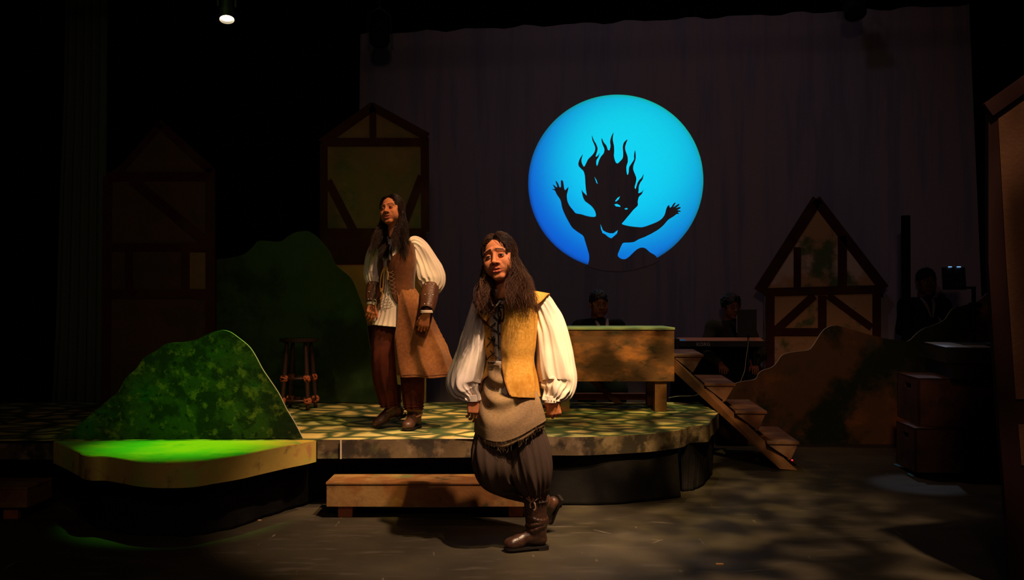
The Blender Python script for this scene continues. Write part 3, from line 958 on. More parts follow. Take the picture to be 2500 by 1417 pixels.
# ================================================================== STOOL
def stool(label, cx, cy, z0, h, r, group=None):
    t = thing('wooden_stool', label, 'stool', (cx, cy, z0), group)
    v, f = g_lathe((cx, cy, z0 + h), [(r * .9, -.03), (r, -.024), (r, -.006), (r * .96, 0)], 40)
    mk('seat', v, f, M['seat'], parent=t, smooth=False)
    legs = []
    for k in range(4):
        a = R(40 + 90 * k)
        top = np.array([cx + r * .68 * math.cos(a), cy + r * .68 * math.sin(a), z0 + h - .03])
        bot = np.array([cx + r * .98 * math.cos(a), cy + r * .98 * math.sin(a), z0 + .005])
        legs.append((top, bot))
        v, f = g_tube([top, top * .5 + bot * .5, bot], [.016, .019, .015], 10)
        mk('leg', v, f, M['stool_wood'], parent=t, smooth=True)
    rng = np.random.RandomState(3)
    for zz in (.46, .13):
        q = [lt * zz + lb * (1 - zz) for lt, lb in legs]
        for k in range(4):
            v, f = g_tube([q[k], q[(k + 1) % 4]], .011, 8, smoothp=False)
            mk('rung', v, f, M['stool_wood'], parent=t, smooth=True)
        for k in range(4):      # rope lashings at the joints
            parts = []
            for j in range(5):
                th = np.linspace(0, 2 * math.pi, 13)
                ax = rng.randn(3); ax /= np.linalg.norm(ax)
                e1 = np.cross(ax, [0.3, .5, .8]); e1 /= np.linalg.norm(e1); e2 = np.cross(ax, e1)
                c = [q[k] + .026 * (e1 * math.cos(x) + e2 * math.sin(x)) for x in th]
                parts.append(g_tube(c, .0075, 6, smoothp=False))
            v, f = join(parts)
            mk('rope_lashing', v, f, M['rope'], parent=t, smooth=True, label='orange rope knot')
    return t


M['seat'] = mat('dark_polished_seat', (0.03, 0.018, 0.012), .25, spec=.6)
M['stool_wood'] = mat('dark_stool_wood', (0.035, 0.013, 0.008), .5, spec=.4)
M['rope'] = mat('orange_rope', (0.38, 0.10, 0.04), .9, bump=(80, .5))
sp_ = P(730, 826, 7.62)
stool('dark round stool with orange rope lashings in front of the large dark green hill', sp_[0], 7.62, ZP, sp_[2] - ZP, .15)

# ================================================================== CRATES, CASE AND THEIR TAPE MARKS
def crate(label, fl_px, zt, zb, group):
    """fl_px: pixel of the front left top corner on height zt; the left side runs back and left"""
    c = PZ(fl_px[0], fl_px[1], zt)
    bl_ = PZ(fl_px[2], fl_px[3], zt)
    sd = bl_ - c; sd[2] = 0
    wv = np.array([sd[1], -sd[0], 0]); wv /= np.linalg.norm(wv)
    wv = wv * .95
    t = thing('wooden_crate', label, 'crate', (*(c + wv / 2 + sd / 2)[:2], zb), group)
    n = sd / np.linalg.norm(sd); u = wv / np.linalg.norm(wv)

    def slab(a, b, cc, thick, hole=None, name='side_panel'):
        pass
    h = np.array([0, 0, zb - zt])
    fr = [c, c + wv, c + wv + h, c + h]
    cut = [c + u * .09, c + u * .10 + (0, 0, -.045), c + u * .22 + (0, 0, -.045), c + u * .23]
    v, f, fm = prism([c, cut[0], cut[1], cut[2], cut[3], c + wv, c + wv + h, c + h] if group == 'u' else fr, n * .016)
    mk('front_panel', v, f, M['crate'], parent=t)
    a0, a1 = .32, .62
    dz = -.055
    sdl = [c, c + h, c + sd + h, c + sd]
    hole = [c + sd * a0 + (0, 0, dz), c + sd * a1 + (0, 0, dz), c + sd * a1 + (0, 0, dz - .04), c + sd * a0 + (0, 0, dz - .04)]
    v, f, fm = prism(sdl, u * .016, [hole])
    mk('side_panel', v, f, M['crate'], parent=t)
    bk = [p + sd for p in fr]
    v, f, fm = prism(bk, -n * .016); mk('back_panel', v, f, M['crate'], parent=t)
    rt = [p + wv for p in sdl]
    v, f, fm = prism(rt, -u * .016); mk('side_panel', v, f, M['crate'], parent=t)
    top = [c + (0, 0, .001), c + wv + (0, 0, .001), c + wv + sd + (0, 0, .001), c + sd + (0, 0, .001)]
    v, f, fm = prism(top, (0, 0, -.014)); mk('top_panel', v, f, M['crate'], parent=t)
    return c, sd, wv


M['crate'] = mat('dark_red_brown_crate', (0.10, 0.036, 0.02), .6, spec=.3, layers=[((0.05, 0.022, 0.014), 5, .45, .65), ((0.12, 0.09, 0.03), 14, .62, .74)])
zc1 = .352; zc2 = .700
c, sd, wv = crate('lower dark wooden crate with hand hole, standing on the floor at right', (2233, 1046, 2188, 1028), zc1, 0.035, None)
q = [c + wv * .06 + sd * .1, c + wv * 1. + sd * .1, c + wv * 1. + sd * .95, c + wv * .06 + sd * .95]
v, f, fm = prism([z_(p, .034) for p in q], (0, 0, -.034))
mk('plinth', v, f, M['black'], label='low black plinth under the lower crate', cat='plinth')
c2, sd2, wv2 = crate('upper dark wooden crate stacked on the lower one, under the black case', (2241, 924, 2190, 910), zc2, zc1 + .002, None)
# black case with a lid
zt = .93
c = PZ(2308, 849, zt); b_ = PZ(2243, 835, zt)
t = thing('storage_case', 'black lidded case with painted glints on its lid, on the upper crate', 'case', (c[0] + .2, c[1] + .3, zc2))
sd = b_ - c; sd[2] = 0
u = np.array([sd[1], -sd[0], 0]); u /= np.linalg.norm(u); n = sd / np.linalg.norm(sd)
W = .80
cs = [c, c + u * W, c + u * W + sd, c + sd]
v, f, fm = prism(cs, (0, 0, -.105)); bevel(mk('lid', v, f, M['case'] if 'case' in M else mat('glossy_black_plastic', (.022, .024, .022), .3, spec=.5), parent=t), .006)
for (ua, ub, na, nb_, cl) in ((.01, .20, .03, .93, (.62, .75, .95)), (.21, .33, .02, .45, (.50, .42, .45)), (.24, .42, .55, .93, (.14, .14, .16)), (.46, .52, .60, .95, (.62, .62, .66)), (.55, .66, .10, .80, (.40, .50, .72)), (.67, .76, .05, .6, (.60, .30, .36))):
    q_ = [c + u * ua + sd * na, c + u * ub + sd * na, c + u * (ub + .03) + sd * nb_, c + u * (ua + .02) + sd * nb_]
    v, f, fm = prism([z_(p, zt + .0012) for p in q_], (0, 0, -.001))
    mk('painted_glint', v, f, mat('painted_glint', cl, .35, spec=.5), parent=t)  # coloured quads stand in for glints on the lid
cs = [z_(p, zt - .106) for p in (c + u * .05 + n * .03, c + u * (W - .05) + n * .03, c + u * (W - .05) + sd - n * .03, c + sd + u * .05 - n * .03)]
v, f, fm = prism(cs, (0, 0, zc2 + .003 - zt + .106)); mk('body', v, f, M['plastic_black'], parent=t)
q = PZ(2192, 1136, .001)
for (x0, y0, x1, y1), lb in (((2184, 1133, 2197, 1139), 'small blue tape mark on the floor behind the lower crate corner'), ((2218, 1156, 2231, 1163), 'small blue tape mark on the floor at the lower crate front corner')):
    a, b = PZ(x0, y0, .001), PZ(x1, y1, .001)
    d = (b - a); nn = np.array([-d[1], d[0], 0]); nn *= .012 / np.linalg.norm(nn)
    mk('tape_mark', [a - nn, b - nn, b + nn, a + nn], [(0, 1, 2, 3)], M['blue_tape'], label=lb, cat='tape')
a = PZ(1757, 1378, 0.001)
mk('debris_chip', *g_box(a[0] - .018, a[0] + .018, a[1] - .006, a[1] + .006, 0, .004), mat('orange_chip', (.7, .35, .12), .7), label='tiny orange chip on the floor near the bottom right', cat='debris')
a = PZ(634, 1271, 0.001)
mk('debris_chip', *g_box(a[0] - .009, a[0] + .009, a[1] - .006, a[1] + .006, 0, .004), bpy.data.materials['orange_chip'], label='tiny orange chip on the floor in front of the draped skirt at left', cat='debris')
a = PZ(1934, 1125, 0.001)
mk('marker_light', *g_lathe((a[0], a[1], 0), [(.008, 0), (.008, .006), (.004, .009)], 12), emit('red_marker', (1, .03, .06), 1.2), label='tiny red marker light at the foot of the stairs', cat='light')

# ================================================================== KEYBOARD, STANDS, LANTERNS
yk = 8.95
x0, x1 = P(1652, 1, yk)[0], P(1868, 1, yk)[0]
zk = P(1, 833, yk)[2]
kb = thing('keyboard', 'long black stage keyboard on a stand behind the stairs', 'keyboard', ((x0 + x1) / 2, yk + .15, 0))
pr = [(yk, zk - .055), (yk + .30, zk - .06), (yk + .30, zk + .0), (yk + .14, zk + .026), (yk + .0, zk - .0)]
V = [(x, y, z) for x in (x0, x1) for y, z in pr]
Fk = [(0, 1, 2, 3, 4)[::-1], (5, 6, 7, 8, 9)] + [(i, (i + 1) % 5, (i + 1) % 5 + 5, i + 5) for i in range(5)]
bevel(mk('case', V, Fk, mat('keyboard_shell', (.012, .011, .012), .5, spec=.4), parent=kb), .004)
v, f = g_hex([(x0 + .02, yk + .003, zk + .001), (x1 - .02, yk + .003, zk + .001), (x1 - .02, yk + .137, zk + .0265), (x0 + .02, yk + .137, zk + .0265), (x0 + .02, yk + .003, zk - .003), (x1 - .02, yk + .003, zk - .003), (x1 - .02, yk + .137, zk + .022), (x0 + .02, yk + .137, zk + .022)])
mk('rear_top_panel', v, f, mat('orange_lit_panel', (.42, .15, .08), .5), parent=kb)  # orange light on the keyboard top, put into this slab's colour
bevel(mk('end_cap', *g_box(x0 - .015, x0 + .02, yk - .004, yk + .31, zk - .07, zk + .02), M['plastic_black'], parent=kb), .006)
mk('status_light', *g_box(x0 + .03, x0 + .075, yk + .015, yk + .05, zk + .003, zk + .012), emit('blue_panel_light', (.0, .22, .55), .22), parent=kb, label='small blue lit display')
fc = bpy.data.curves.new('brand_lettering', 'FONT')
fc.body = 'KORG'; fc.size = .043; fc.extrude = .001; fc.offset = .0012; fc.space_character = 1.08
fo = bpy.data.objects.new('lettering', fc); COL.objects.link(fo)
lpz = P(1700, 845, yk - .003)
lm = bpy.data.meshes.new_from_object(fo.evaluated_get(bpy.context.evaluated_depsgraph_get()))
tv = np.zeros(len(lm.vertices) * 3); lm.vertices.foreach_get('co', tv); tv = tv.reshape(-1, 3)
tv = np.stack([tv[:, 0], -tv[:, 2], tv[:, 1]], 1) + lpz
mk('lettering', tv, [tuple(p.vertices) for p in lm.polygons], mat('pale_lettering', (.42, .34, .28), .5), parent=kb, label='pale maker lettering on the back panel')
bpy.data.objects.remove(fo)
for xx in (x0 + .08, x1 - .08):
    v, f = g_tube([(xx, yk + .12, zk - .06), (xx, yk + .12, .02)], .022, 8, smoothp=False)
    mk('stand_leg', v, f, M['metal_black'], parent=kb)
    v, f = g_tube([(xx, yk - .02, .02), (xx, yk + .32, .02)], .02, 8, smoothp=False)
    mk('stand_foot', v, f, M['metal_black'], parent=kb)
mk('front_drape', *g_box(x0 - .01, x1, yk + .32, yk + .33, .02, zk - .06), M['black'], parent=kb)
# tablet on a stand in front of the keyboard player, with its cable
ta = P(1823, 790, yk - .06)
hw, hh = .089, .127
tb = thing('tablet', 'black tablet on a stand in front of the keyboard player', 'tablet', (ta[0], ta[1], 0))
bevel(mk('screen_case', *g_box(ta[0] - hw, ta[0] + hw, ta[1] - .01, ta[1], ta[2] - hh, ta[2] + hh), M['plastic_black'], parent=tb), .006)
mk('edge_strip', *g_box(ta[0] - hw - .003, ta[0] - hw, ta[1] - .006, ta[1], ta[2] - .085, ta[2] + .075), mat('pale_tablet_edge', (.5, .4, .38), .5), parent=tb, label='pale edge catching light')
v, f = g_tube([(ta[0] + .01, ta[1] - .014, ta[2] - .1), (ta[0] + .01, ta[1] - .014, .0)], .009, 8, smoothp=False)
mk('stand_pole', v, f, M['metal_black'], parent=tb)
ca = [P(1827, 826, 8.87), P(1826, 845, 8.86), P(1821, 880, 8.85), P(1818, 905, 8.84), P(1809, 930, 8.83), P(1800, 960, 8.84), z_(P(1790, 960, 8.84), .01)]
v, f = g_tube(ca, .0030, 6)
mk('cable', v, f, mat('pale_cable', (.45, .36, .28), .6), smooth=True, label='thin pale cable hanging from the tablet behind the stairs', cat='cable')
ca = [P(1632, 972, 8.0), P(1655, 968, 7.95), P(1690, 967, 7.9), P(1706, 963, 7.9), P(1722, 955, 7.95), P(1735, 950, 8.1)]
v, f = g_tube(ca, .0030, 6)
mk('cable', v, f, bpy.data.materials['pale_cable'], smooth=True, label='thin pale cable lying behind the raised box leg', cat='cable')
# black mast and a music stand at the right
pm = P(2211, 527, 8.85)
v, f = g_tube([pm, z_(pm, 0.0)], .04, 12, smoothp=False)
mk('pole', v, f, M['black'], label='black vertical pole behind the ridge, right of the gable front', cat='pole')
ys_ = 8.45
a = P(2377, 740, ys_)
ms_ = thing('music_stand', 'dark music stand with a desk and two tiny blue lights, above the black case', 'stand', (a[0], a[1], 0))
v, f = g_tube([P(2377, 700, ys_), z_(P(2377, 700, ys_), 0.02)], .018, 10, smoothp=False)
mk('stand_pole', v, f, M['metal_black'], parent=ms_)
q = [P(2300, 653, ys_ + .1), P(2356, 653, ys_ + .1), P(2360, 708, ys_), P(2303, 708, ys_)]
v, f, fm = prism(q, (0, .015, 0)); mk('desk', v, f, M['plastic_black'], parent=ms_)
v, f = g_tube([P(2340, 703, ys_ + .02), P(2377, 703, ys_)], .010, 8, smoothp=False); mk('arm', v, f, M['metal_black'], parent=ms_)
v, f = g_tube([P(2366, 745, ys_ - .02), P(2395, 745, ys_ - .02)], .02, 10, smoothp=False); mk('clamp', v, f, M['metal_black'], parent=ms_)
for k, (xa, xb) in enumerate(((2316, 2324), (2337, 2346))):
    a, b = P(xa, 652, ys_ + .09), P(xb, 651, ys_ + .09)
    mk('indicator_light', *g_box(a[0], b[0], a[1], a[1] + .01, a[2] - .003, a[2] + .004), emit('blue_indicator', (.25, .55, 1.), .9), parent=ms_)
a, b, c_ = P(2250, 690, 9.3), 0, 0

M['lamp_body'] = mat('lantern_black', (.02, .018, .016), .5, spec=.4)
def lantern(label, pos, axis, r, L, glow, pipe_z):
    t = thing('stage_light', label, 'stage light', tuple(pos))
    ax = np.array(axis, float); ax /= np.linalg.norm(ax)
    v, f = g_lathe(pos, [(r * .55, -L), (r * .75, -L * .9), (r * .8, -L * .35), (r, -L * .3), (r, 0.02), (r * .93, .02), (r * .93, -.01)], 32, axis)
    mk('housing', v, f, M['lamp_body'], parent=t, smooth=False)
    v, f = g_lathe(np.array(pos), [(r * .90, -.008), (r * .90, 0), (r * .5, .004)], 32, axis)
    mk('lens', v, f, emit('lamp_glow', (1.0, .82, .52), 14) if glow else M['plastic_black'], parent=t)
    q = Vector(axis).to_track_quat('Z', 'Y').to_matrix() @ Vector((1, 0, 0))
    q = np.array(q)
    c = np.array(pos) - ax * L * .5
    yk_ = [c + q * r * 1.1, c + q * r * 1.1 + (0, 0, r * 1.6), c + (0, 0, r * 2.4), c - q * r * 1.1 + (0, 0, r * 1.6), c - q * r * 1.1]
    v, f = g_tube(yk_, .01, 8, smoothp=False); mk('yoke', v, f, M['lamp_body'], parent=t)
    v, f = g_tube([c + (0, 0, r * 2.4), z_(c, pipe_z)], .012, 8, smoothp=False); mk('hanging_clamp', v, f, M['lamp_body'], parent=t)
    return t


ps = P(554, 42, 6.6)
lantern('small lit stage light glowing warm white near the top left', ps, (0.10, -.35, -.95), .052, .17, True, 3.75)
v, f = g_tube([(ps[0] - 4, ps[1] + .05, 3.77), (ps[0] + 8.5, ps[1] + .05, 3.77)], .024, 12, smoothp=False)
mk('lighting_pipe', v, f, M['black'], label='black lighting pipe above the lit stage light', cat='pipe')
pl_ = P(927, 96, 9.6)
lantern('unlit dark stage light at the top left corner of the backdrop', pl_, (0.1, -.6, -.8), .10, .24, False, 4.6)
pl_ = P(2088, 30, 9.0)
lantern('unlit dark stage light at the top of the backdrop toward the right', pl_, (0.0, -.5, -.86), .10, .26, False, 4.6)
v, f = g_tube([(-4.5, 9.65, 4.62), (5.5, 9.0, 4.62)], .028, 12, smoothp=False)
mk('lighting_pipe', v, f, M['black'], label='black lighting pipe above the top edge of the backdrop', cat='pipe')
# ================================================================== PEOPLE
def rotm(yaw, pitch, roll):
    return np.array(Matrix.Rotation(R(yaw), 3, 'Z') @ Matrix.Rotation(R(pitch), 3, 'X') @ Matrix.Rotation(R(roll), 3, 'Y'))


SKIN, LIP, BROW = np.array([0.56, 0.20, 0.085]), np.array([0.42, 0.10, 0.07]), np.array([0.03, 0.013, 0.009])
M['skin'] = mat('skin', (0.5, .25, .14), .52, spec=.35, attr='paint')
M['skin'].node_tree.nodes['Principled BSDF'].inputs['Specular IOR Level'].default_value = .12
for n_ in ('skin',):
    b_ = M[n_].node_tree.nodes['Principled BSDF']
    b_.inputs['Subsurface Weight'].default_value = 0.08
    b_.inputs['Subsurface Radius'].default_value = (.012, .005, .003)
    b_.inputs['Subsurface Scale'].default_value = 1.0
M['eyewhite'] = mat('eye_white', (.62, .56, .50), .15, spec=.5)
M['iris'] = mat('dark_iris', (.02, .009, .005), .08, spec=.6)
M['teeth'] = mat('teeth', (.7, .62, .5), .3, spec=.5)


def head_geo(c, rot, sc, h=0.0021, mouth=1.0, brow_in=.005, gaze=(0, -1, 0.15), squint=0.0, tone=1.0, jaw=1.0, male=False):
    """returns list of (verts, faces, matindex, colour) in world space"""
    f = Field((-.105, -.135, -.20), (.105, .125, .135), h)
    f.ell((0, .014, .034), (.073, .092, .085), 0)
    f.ell((0, -.026, -.022), (.0625, .060, .082), .02)
    f.ell((0, -.020, -.064), (.058 * jaw, .053, .042), .02)
    f.rc((-.012, -.066, -.097), (.012, -.066, -.097), .017, k=.018)
    for s in (-1, 1):
        f.ell((s * .038, -.058, -.028), (.026, .024, .024), .018)
        f.ell((s * .040, -.046, -.052), (.024, .026, .026), .02)
        f.rc((s * .012, -.080, .030 + brow_in), (s * .046, -.066, .029), .0095, .007, k=.014)
        f.rc((s * .058, -.045, .01), (s * .05, -.055, -.012), .012, k=.015)
    for s in (-1, 1):
        f.ell((s * .032, -.097, .004), (.0205, .020, .0135), .012, 's')
    # nose
    f.rc((0, -.084, .018), (0, -.102, -.024), .0066, .0100, k=.010)
    f.ell((0, -.1035, -.0275), (.0130, .0105, .0095), .006)
    for s in (-1, 1):
        f.ell((s * .0155, -.0915, -.0305), (.0080, .0098, .0078), .005)
        f.rc((s * .020, -.083, -.036), (s * .029, -.076, -.052), .006, k=.01)
    # mouth
    f.ell((0, -.068, -.060), (.034, .020, .022), .016)
    g = .0030 * mouth
    zc = -.0615
    up_ = [(-.0285, -.0750, zc - .0075), (-.013, -.0855, zc + .0022 + g), (0, -.0885, zc + .002 + g), (.013, -.0855, zc + .0022 + g), (.0285, -.0750, zc - .0075)]
    lo_ = [(-.0285, -.0750, zc - .0085), (-.013, -.0845, zc - .0080 - g), (0, -.0870, zc - .0085 - g), (.013, -.0845, zc - .0080 - g), (.0285, -.0750, zc - .0085)]
    f.chain(up_, [.0022, .0040, .0040, .0040, .0022], .0045)
    f.chain(lo_, [.0022, .0044, .0050, .0044, .0022], .0045)
    f.ell((0, -.088, zc - .0028), (.0200, .010, .0020 * mouth + .0006), .0015, 's')
    # eyelids over the balls
    er = .0122
    ey = [(s * .0315, -.0735, .005) for s in (-1, 1)]
    # ears
    for s in (-1, 1):
        f.ell((s * .0745, .012, -.006), (.0085, .017, .029), .006)
        f.ell((s * .080, .006, -.003), (.005, .009, .016), .003, 's')
    # neck
    f.rc((0, .030, -.05), (0, .045, -.26), .050 if not male else .056, .056, k=.025)
    V, Q = f.mesh()
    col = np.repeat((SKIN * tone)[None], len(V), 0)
    ax, ay, az = np.abs(V[:, 0]), V[:, 1], V[:, 2]
    # lips paint
    fr_c = -.0085 * np.clip(ax / .028, 0, 1.2) ** 2
    lipz = np.where(az > zc - .0025 + fr_c * .6, np.abs(az - (zc + .0015 + g * .8 + fr_c)) / (.0060), np.abs(az - (zc - .0085 - g * .9)) / (.0072))
    k = np.clip(1.6 - np.sqrt((V[:, 0] / .0285) ** 6 + lipz ** 2) * 1.4, 0, 1) * (ay < -.066)
    col = col * (1 - k[:, None]) + LIP * tone * k[:, None]
    zb_ = .0305 + brow_in * (1 - np.clip((ax - .012) / .02, 0, 1)) + .004 * np.sin(np.clip((ax - .012) / .036, 0, 1) * 3.1)
    k = np.clip(1.9 - np.abs(az - zb_) / .0030, 0, 1) * (ax > .010) * np.clip((.052 - ax) / .008, 0, 1) * (ay < -.04)
    col = col * (1 - .95 * k[:, None]) + BROW * .95 * k[:, None]
    k = np.clip(1.6 - np.sqrt(((ax - .0085) / .0055) ** 2 + ((az + .0385) / .0045) ** 2 + ((ay + .098) / .010) ** 2), 0, 1) * .9  # nostril shade painted dark into the skin, no hollow cut
    col = col * (1 - k[:, None]) + np.array([.05, .015, .01]) * k[:, None]
    k = np.clip(1 - np.sqrt(((ax - .030) / .03) ** 2 + ((az + .03) / .024) ** 2), 0, 1) * (ay < -.03) * .35      # cheeks
    col = col * (1 - k[:, None]) + np.array([.52, .17, .09]) * tone * k[:, None]
    k = np.clip(1.3 - np.sqrt(((ax - .0325) / .019) ** 2 + ((az - .004) / .012) ** 2), 0, 1) * (ay < -.05) * .55   # eye-socket shade painted into the skin colour, with the lash line
    col = col * (1 - k[:, None]) + np.array([.20, .07, .04]) * tone * k[:, None]
    out = [(V, Q, 0, col)]
    gz = np.array(gaze, float); gz /= np.linalg.norm(gz)
    for s in (-1, 1):
        e = np.array([s * .0315, -.0735, .005])

        def ball(c_, r_, n=16, lo=-90, hi=90):
            th = np.linspace(R(lo), R(hi), n)
            return g_lathe(c_, [(max(r_ * math.cos(t), 1e-5), r_ * math.sin(t)) for t in th], 24, axis=(0, -1, 0))
        v, q = ball(e, er)
        out.append((v, q, 1, np.ones((len(v), 3)) * .5))
        # iris cap in gaze direction
        th = np.linspace(R(57), R(90), 6)
        v, q = g_lathe(e, [(max((er + .0006) * math.cos(t), 1e-5), (er + .0006) * math.sin(t)) for t in th], 20, axis=tuple(gz))
        out.append((v, q, 2, np.ones((len(v), 3)) * .5))
        # lids: shells over the ball, upper and lower, tilted at the outer corner
        for (pa, pb, dark) in ((R(14 - squint * 11), R(100), 1), (R(-112), R(-24 + squint * 10), 0)):
            V2, F2 = [], []
            na, nb = 20, 9
            for i in range(na):
                az_ = R(-78 + 156 * i / (na - 1))
                for j in range(nb):
                    el = pa + (pb - pa) * j / (nb - 1)
                    edge = math.cos(az_ * .95)
                    if dark and j == 0:
                        pass
                    el2 = el * (edge if abs(el) < R(60) else 1) + (R(2) if dark else 0)
                    rr = er + .0016
                    x = rr * math.sin(az_) * abs(math.cos(el2))
                    y = -rr * math.cos(az_) * math.cos(el2)
                    V2.append(e + np.array([x * 1.12, y, rr * math.sin(el2) + .0 + (-.0012 * s * math.sin(az_) * 1.0)]))
            F2 = [(i * nb + j, (i + 1) * nb + j, (i + 1) * nb + j + 1, i * nb + j + 1) for i in range(na - 1) for j in range(nb - 1)]
            cc = np.repeat((SKIN * tone * .8)[None], len(V2), 0)
            ed = np.arange(len(V2)) % nb
            lash = (ed == (0 if dark else nb - 1))
            cc[lash] = BROW if dark else SKIN * .4
            if dark:
                cc[ed == 1] = BROW * 1.5
            out.append((np.array(V2), F2, 0, cc))
    # teeth glimpse
    v, q = g_box(-.014, .014, -.0800, -.076, zc - .002, zc + .0045)
    out.append((np.array(v), q, 3, np.ones((8, 3)) * .5))
    return [((v * np.array([1.055, 1, 1]) * sc) @ rot.T + c, q, mi, cl) for v, q, mi, cl in out]


def hand_geo(wrist, M3, sc=1.0, mirror=False, curl=(.35, .5, .4), spread=.012, tone=1.0, thumb=(.45, .2), h=.0021, fore=.10):
    """fingers along -z, palm faces +y, thumb on +x"""
    f = Field((-.075, -.06, -.22), (.095, .10, .07 + fore), h)
    pl = .082
    xs = [.028, .0095, -.009, -.026]
    ln = [.068, .075, .070, .054]
    rr = [.0088, .0090, .0086, .0076]
    for i, x in enumerate(xs):
        f.rc((x * .55, .0, -.005), (x, -.003 + abs(i - 1.4) * .0022, -pl + abs(i - 1) * .004), .0135, .0112, k=.010)
    for i, x in enumerate(xs):
        p = np.array([x, -.002 + abs(i - 1.4) * .0022, -pl + abs(i - 1) * .004])
        a = 0.10 + .06 * i
        sx = (1.5 - i) * spread * 1.0
        for j, fr_ in enumerate((.44, .31, .25)):
            a += curl[j] * (1 + .10 * i)
            d = np.array([sx * (1 if j == 0 else .4) * 6, math.sin(a), -math.cos(a)])
            d /= np.linalg.norm(d)
            q = p + d * ln[i] * fr_
            f.rc(p, q, rr[i] * (1 - .08 * j), rr[i] * (1 - .08 * (j + 1)), k=.0022 if j else .004)
            p = q
    f.rc((.012, .004, -.012), (.036, .012, -.042), .0150, .0125, k=.010)
    t1 = np.array([.036, .012, -.042])
    d = np.array([math.sin(thumb[0]), math.sin(thumb[1]), -math.cos(thumb[0])]); d /= np.linalg.norm(d)
    t2 = t1 + d * .032
    d2 = d + np.array([-.25, .15, 0]); d2 /= np.linalg.norm(d2)
    f.rc(t1, t2, .0112, .0100, k=.004)
    f.rc(t2, t2 + d2 * .026, .0098, .0080, k=.002)
    f.ell((.0, .012, -.045), (.026, .010, .034), .01)
    f.rc((.007, .001, .0), (.006, .002, .06 + fore), .0180, .021, k=.014)
    f.rc((-.007, .001, .0), (-.006, .002, .06 + fore), .0180, .021, k=.014)
    V, Q = f.mesh()
    V = V * sc
    if mirror:
        V = V * np.array([-1, 1, 1]); Q = Q[:, ::-1]
    col = np.repeat((SKIN * tone)[None], len(V), 0)
    return [(V @ M3.T + wrist, Q, 0, col)]


def body_geo(J, h=.009, tone=1.0, fat=.74):
    """trunk and limbs grown over the joints: list of chains (points, radii)"""
    pts = np.concatenate([np.array(c[0], float) for c in J])
    f = Field(pts.min(0) - .2, pts.max(0) + .2, h)
    for p, r in J:
        f.chain([np.array(x, float) for x in p], [q * fat for q in r], .02)
    V, Q = f.mesh()
    return [(V, Q, 0, np.repeat((SKIN * tone)[None], len(V), 0))]


def build_body(parent, geos, name='body'):
    V, Fs, mi, co, n = [], [], [], [], 0
    for v, q, m_, c in geos:
        V.append(v); co.append(c)
        q = [[int(i) + n for i in x] for x in q]
        Fs += q; mi += [m_] * len(q); n += len(v)
    return mk(name, np.concatenate(V), Fs, [M['skin'], M['eyewhite'], M['iris'], M['teeth']], parent=parent, smooth=True, fm=mi, col=np.concatenate(co))


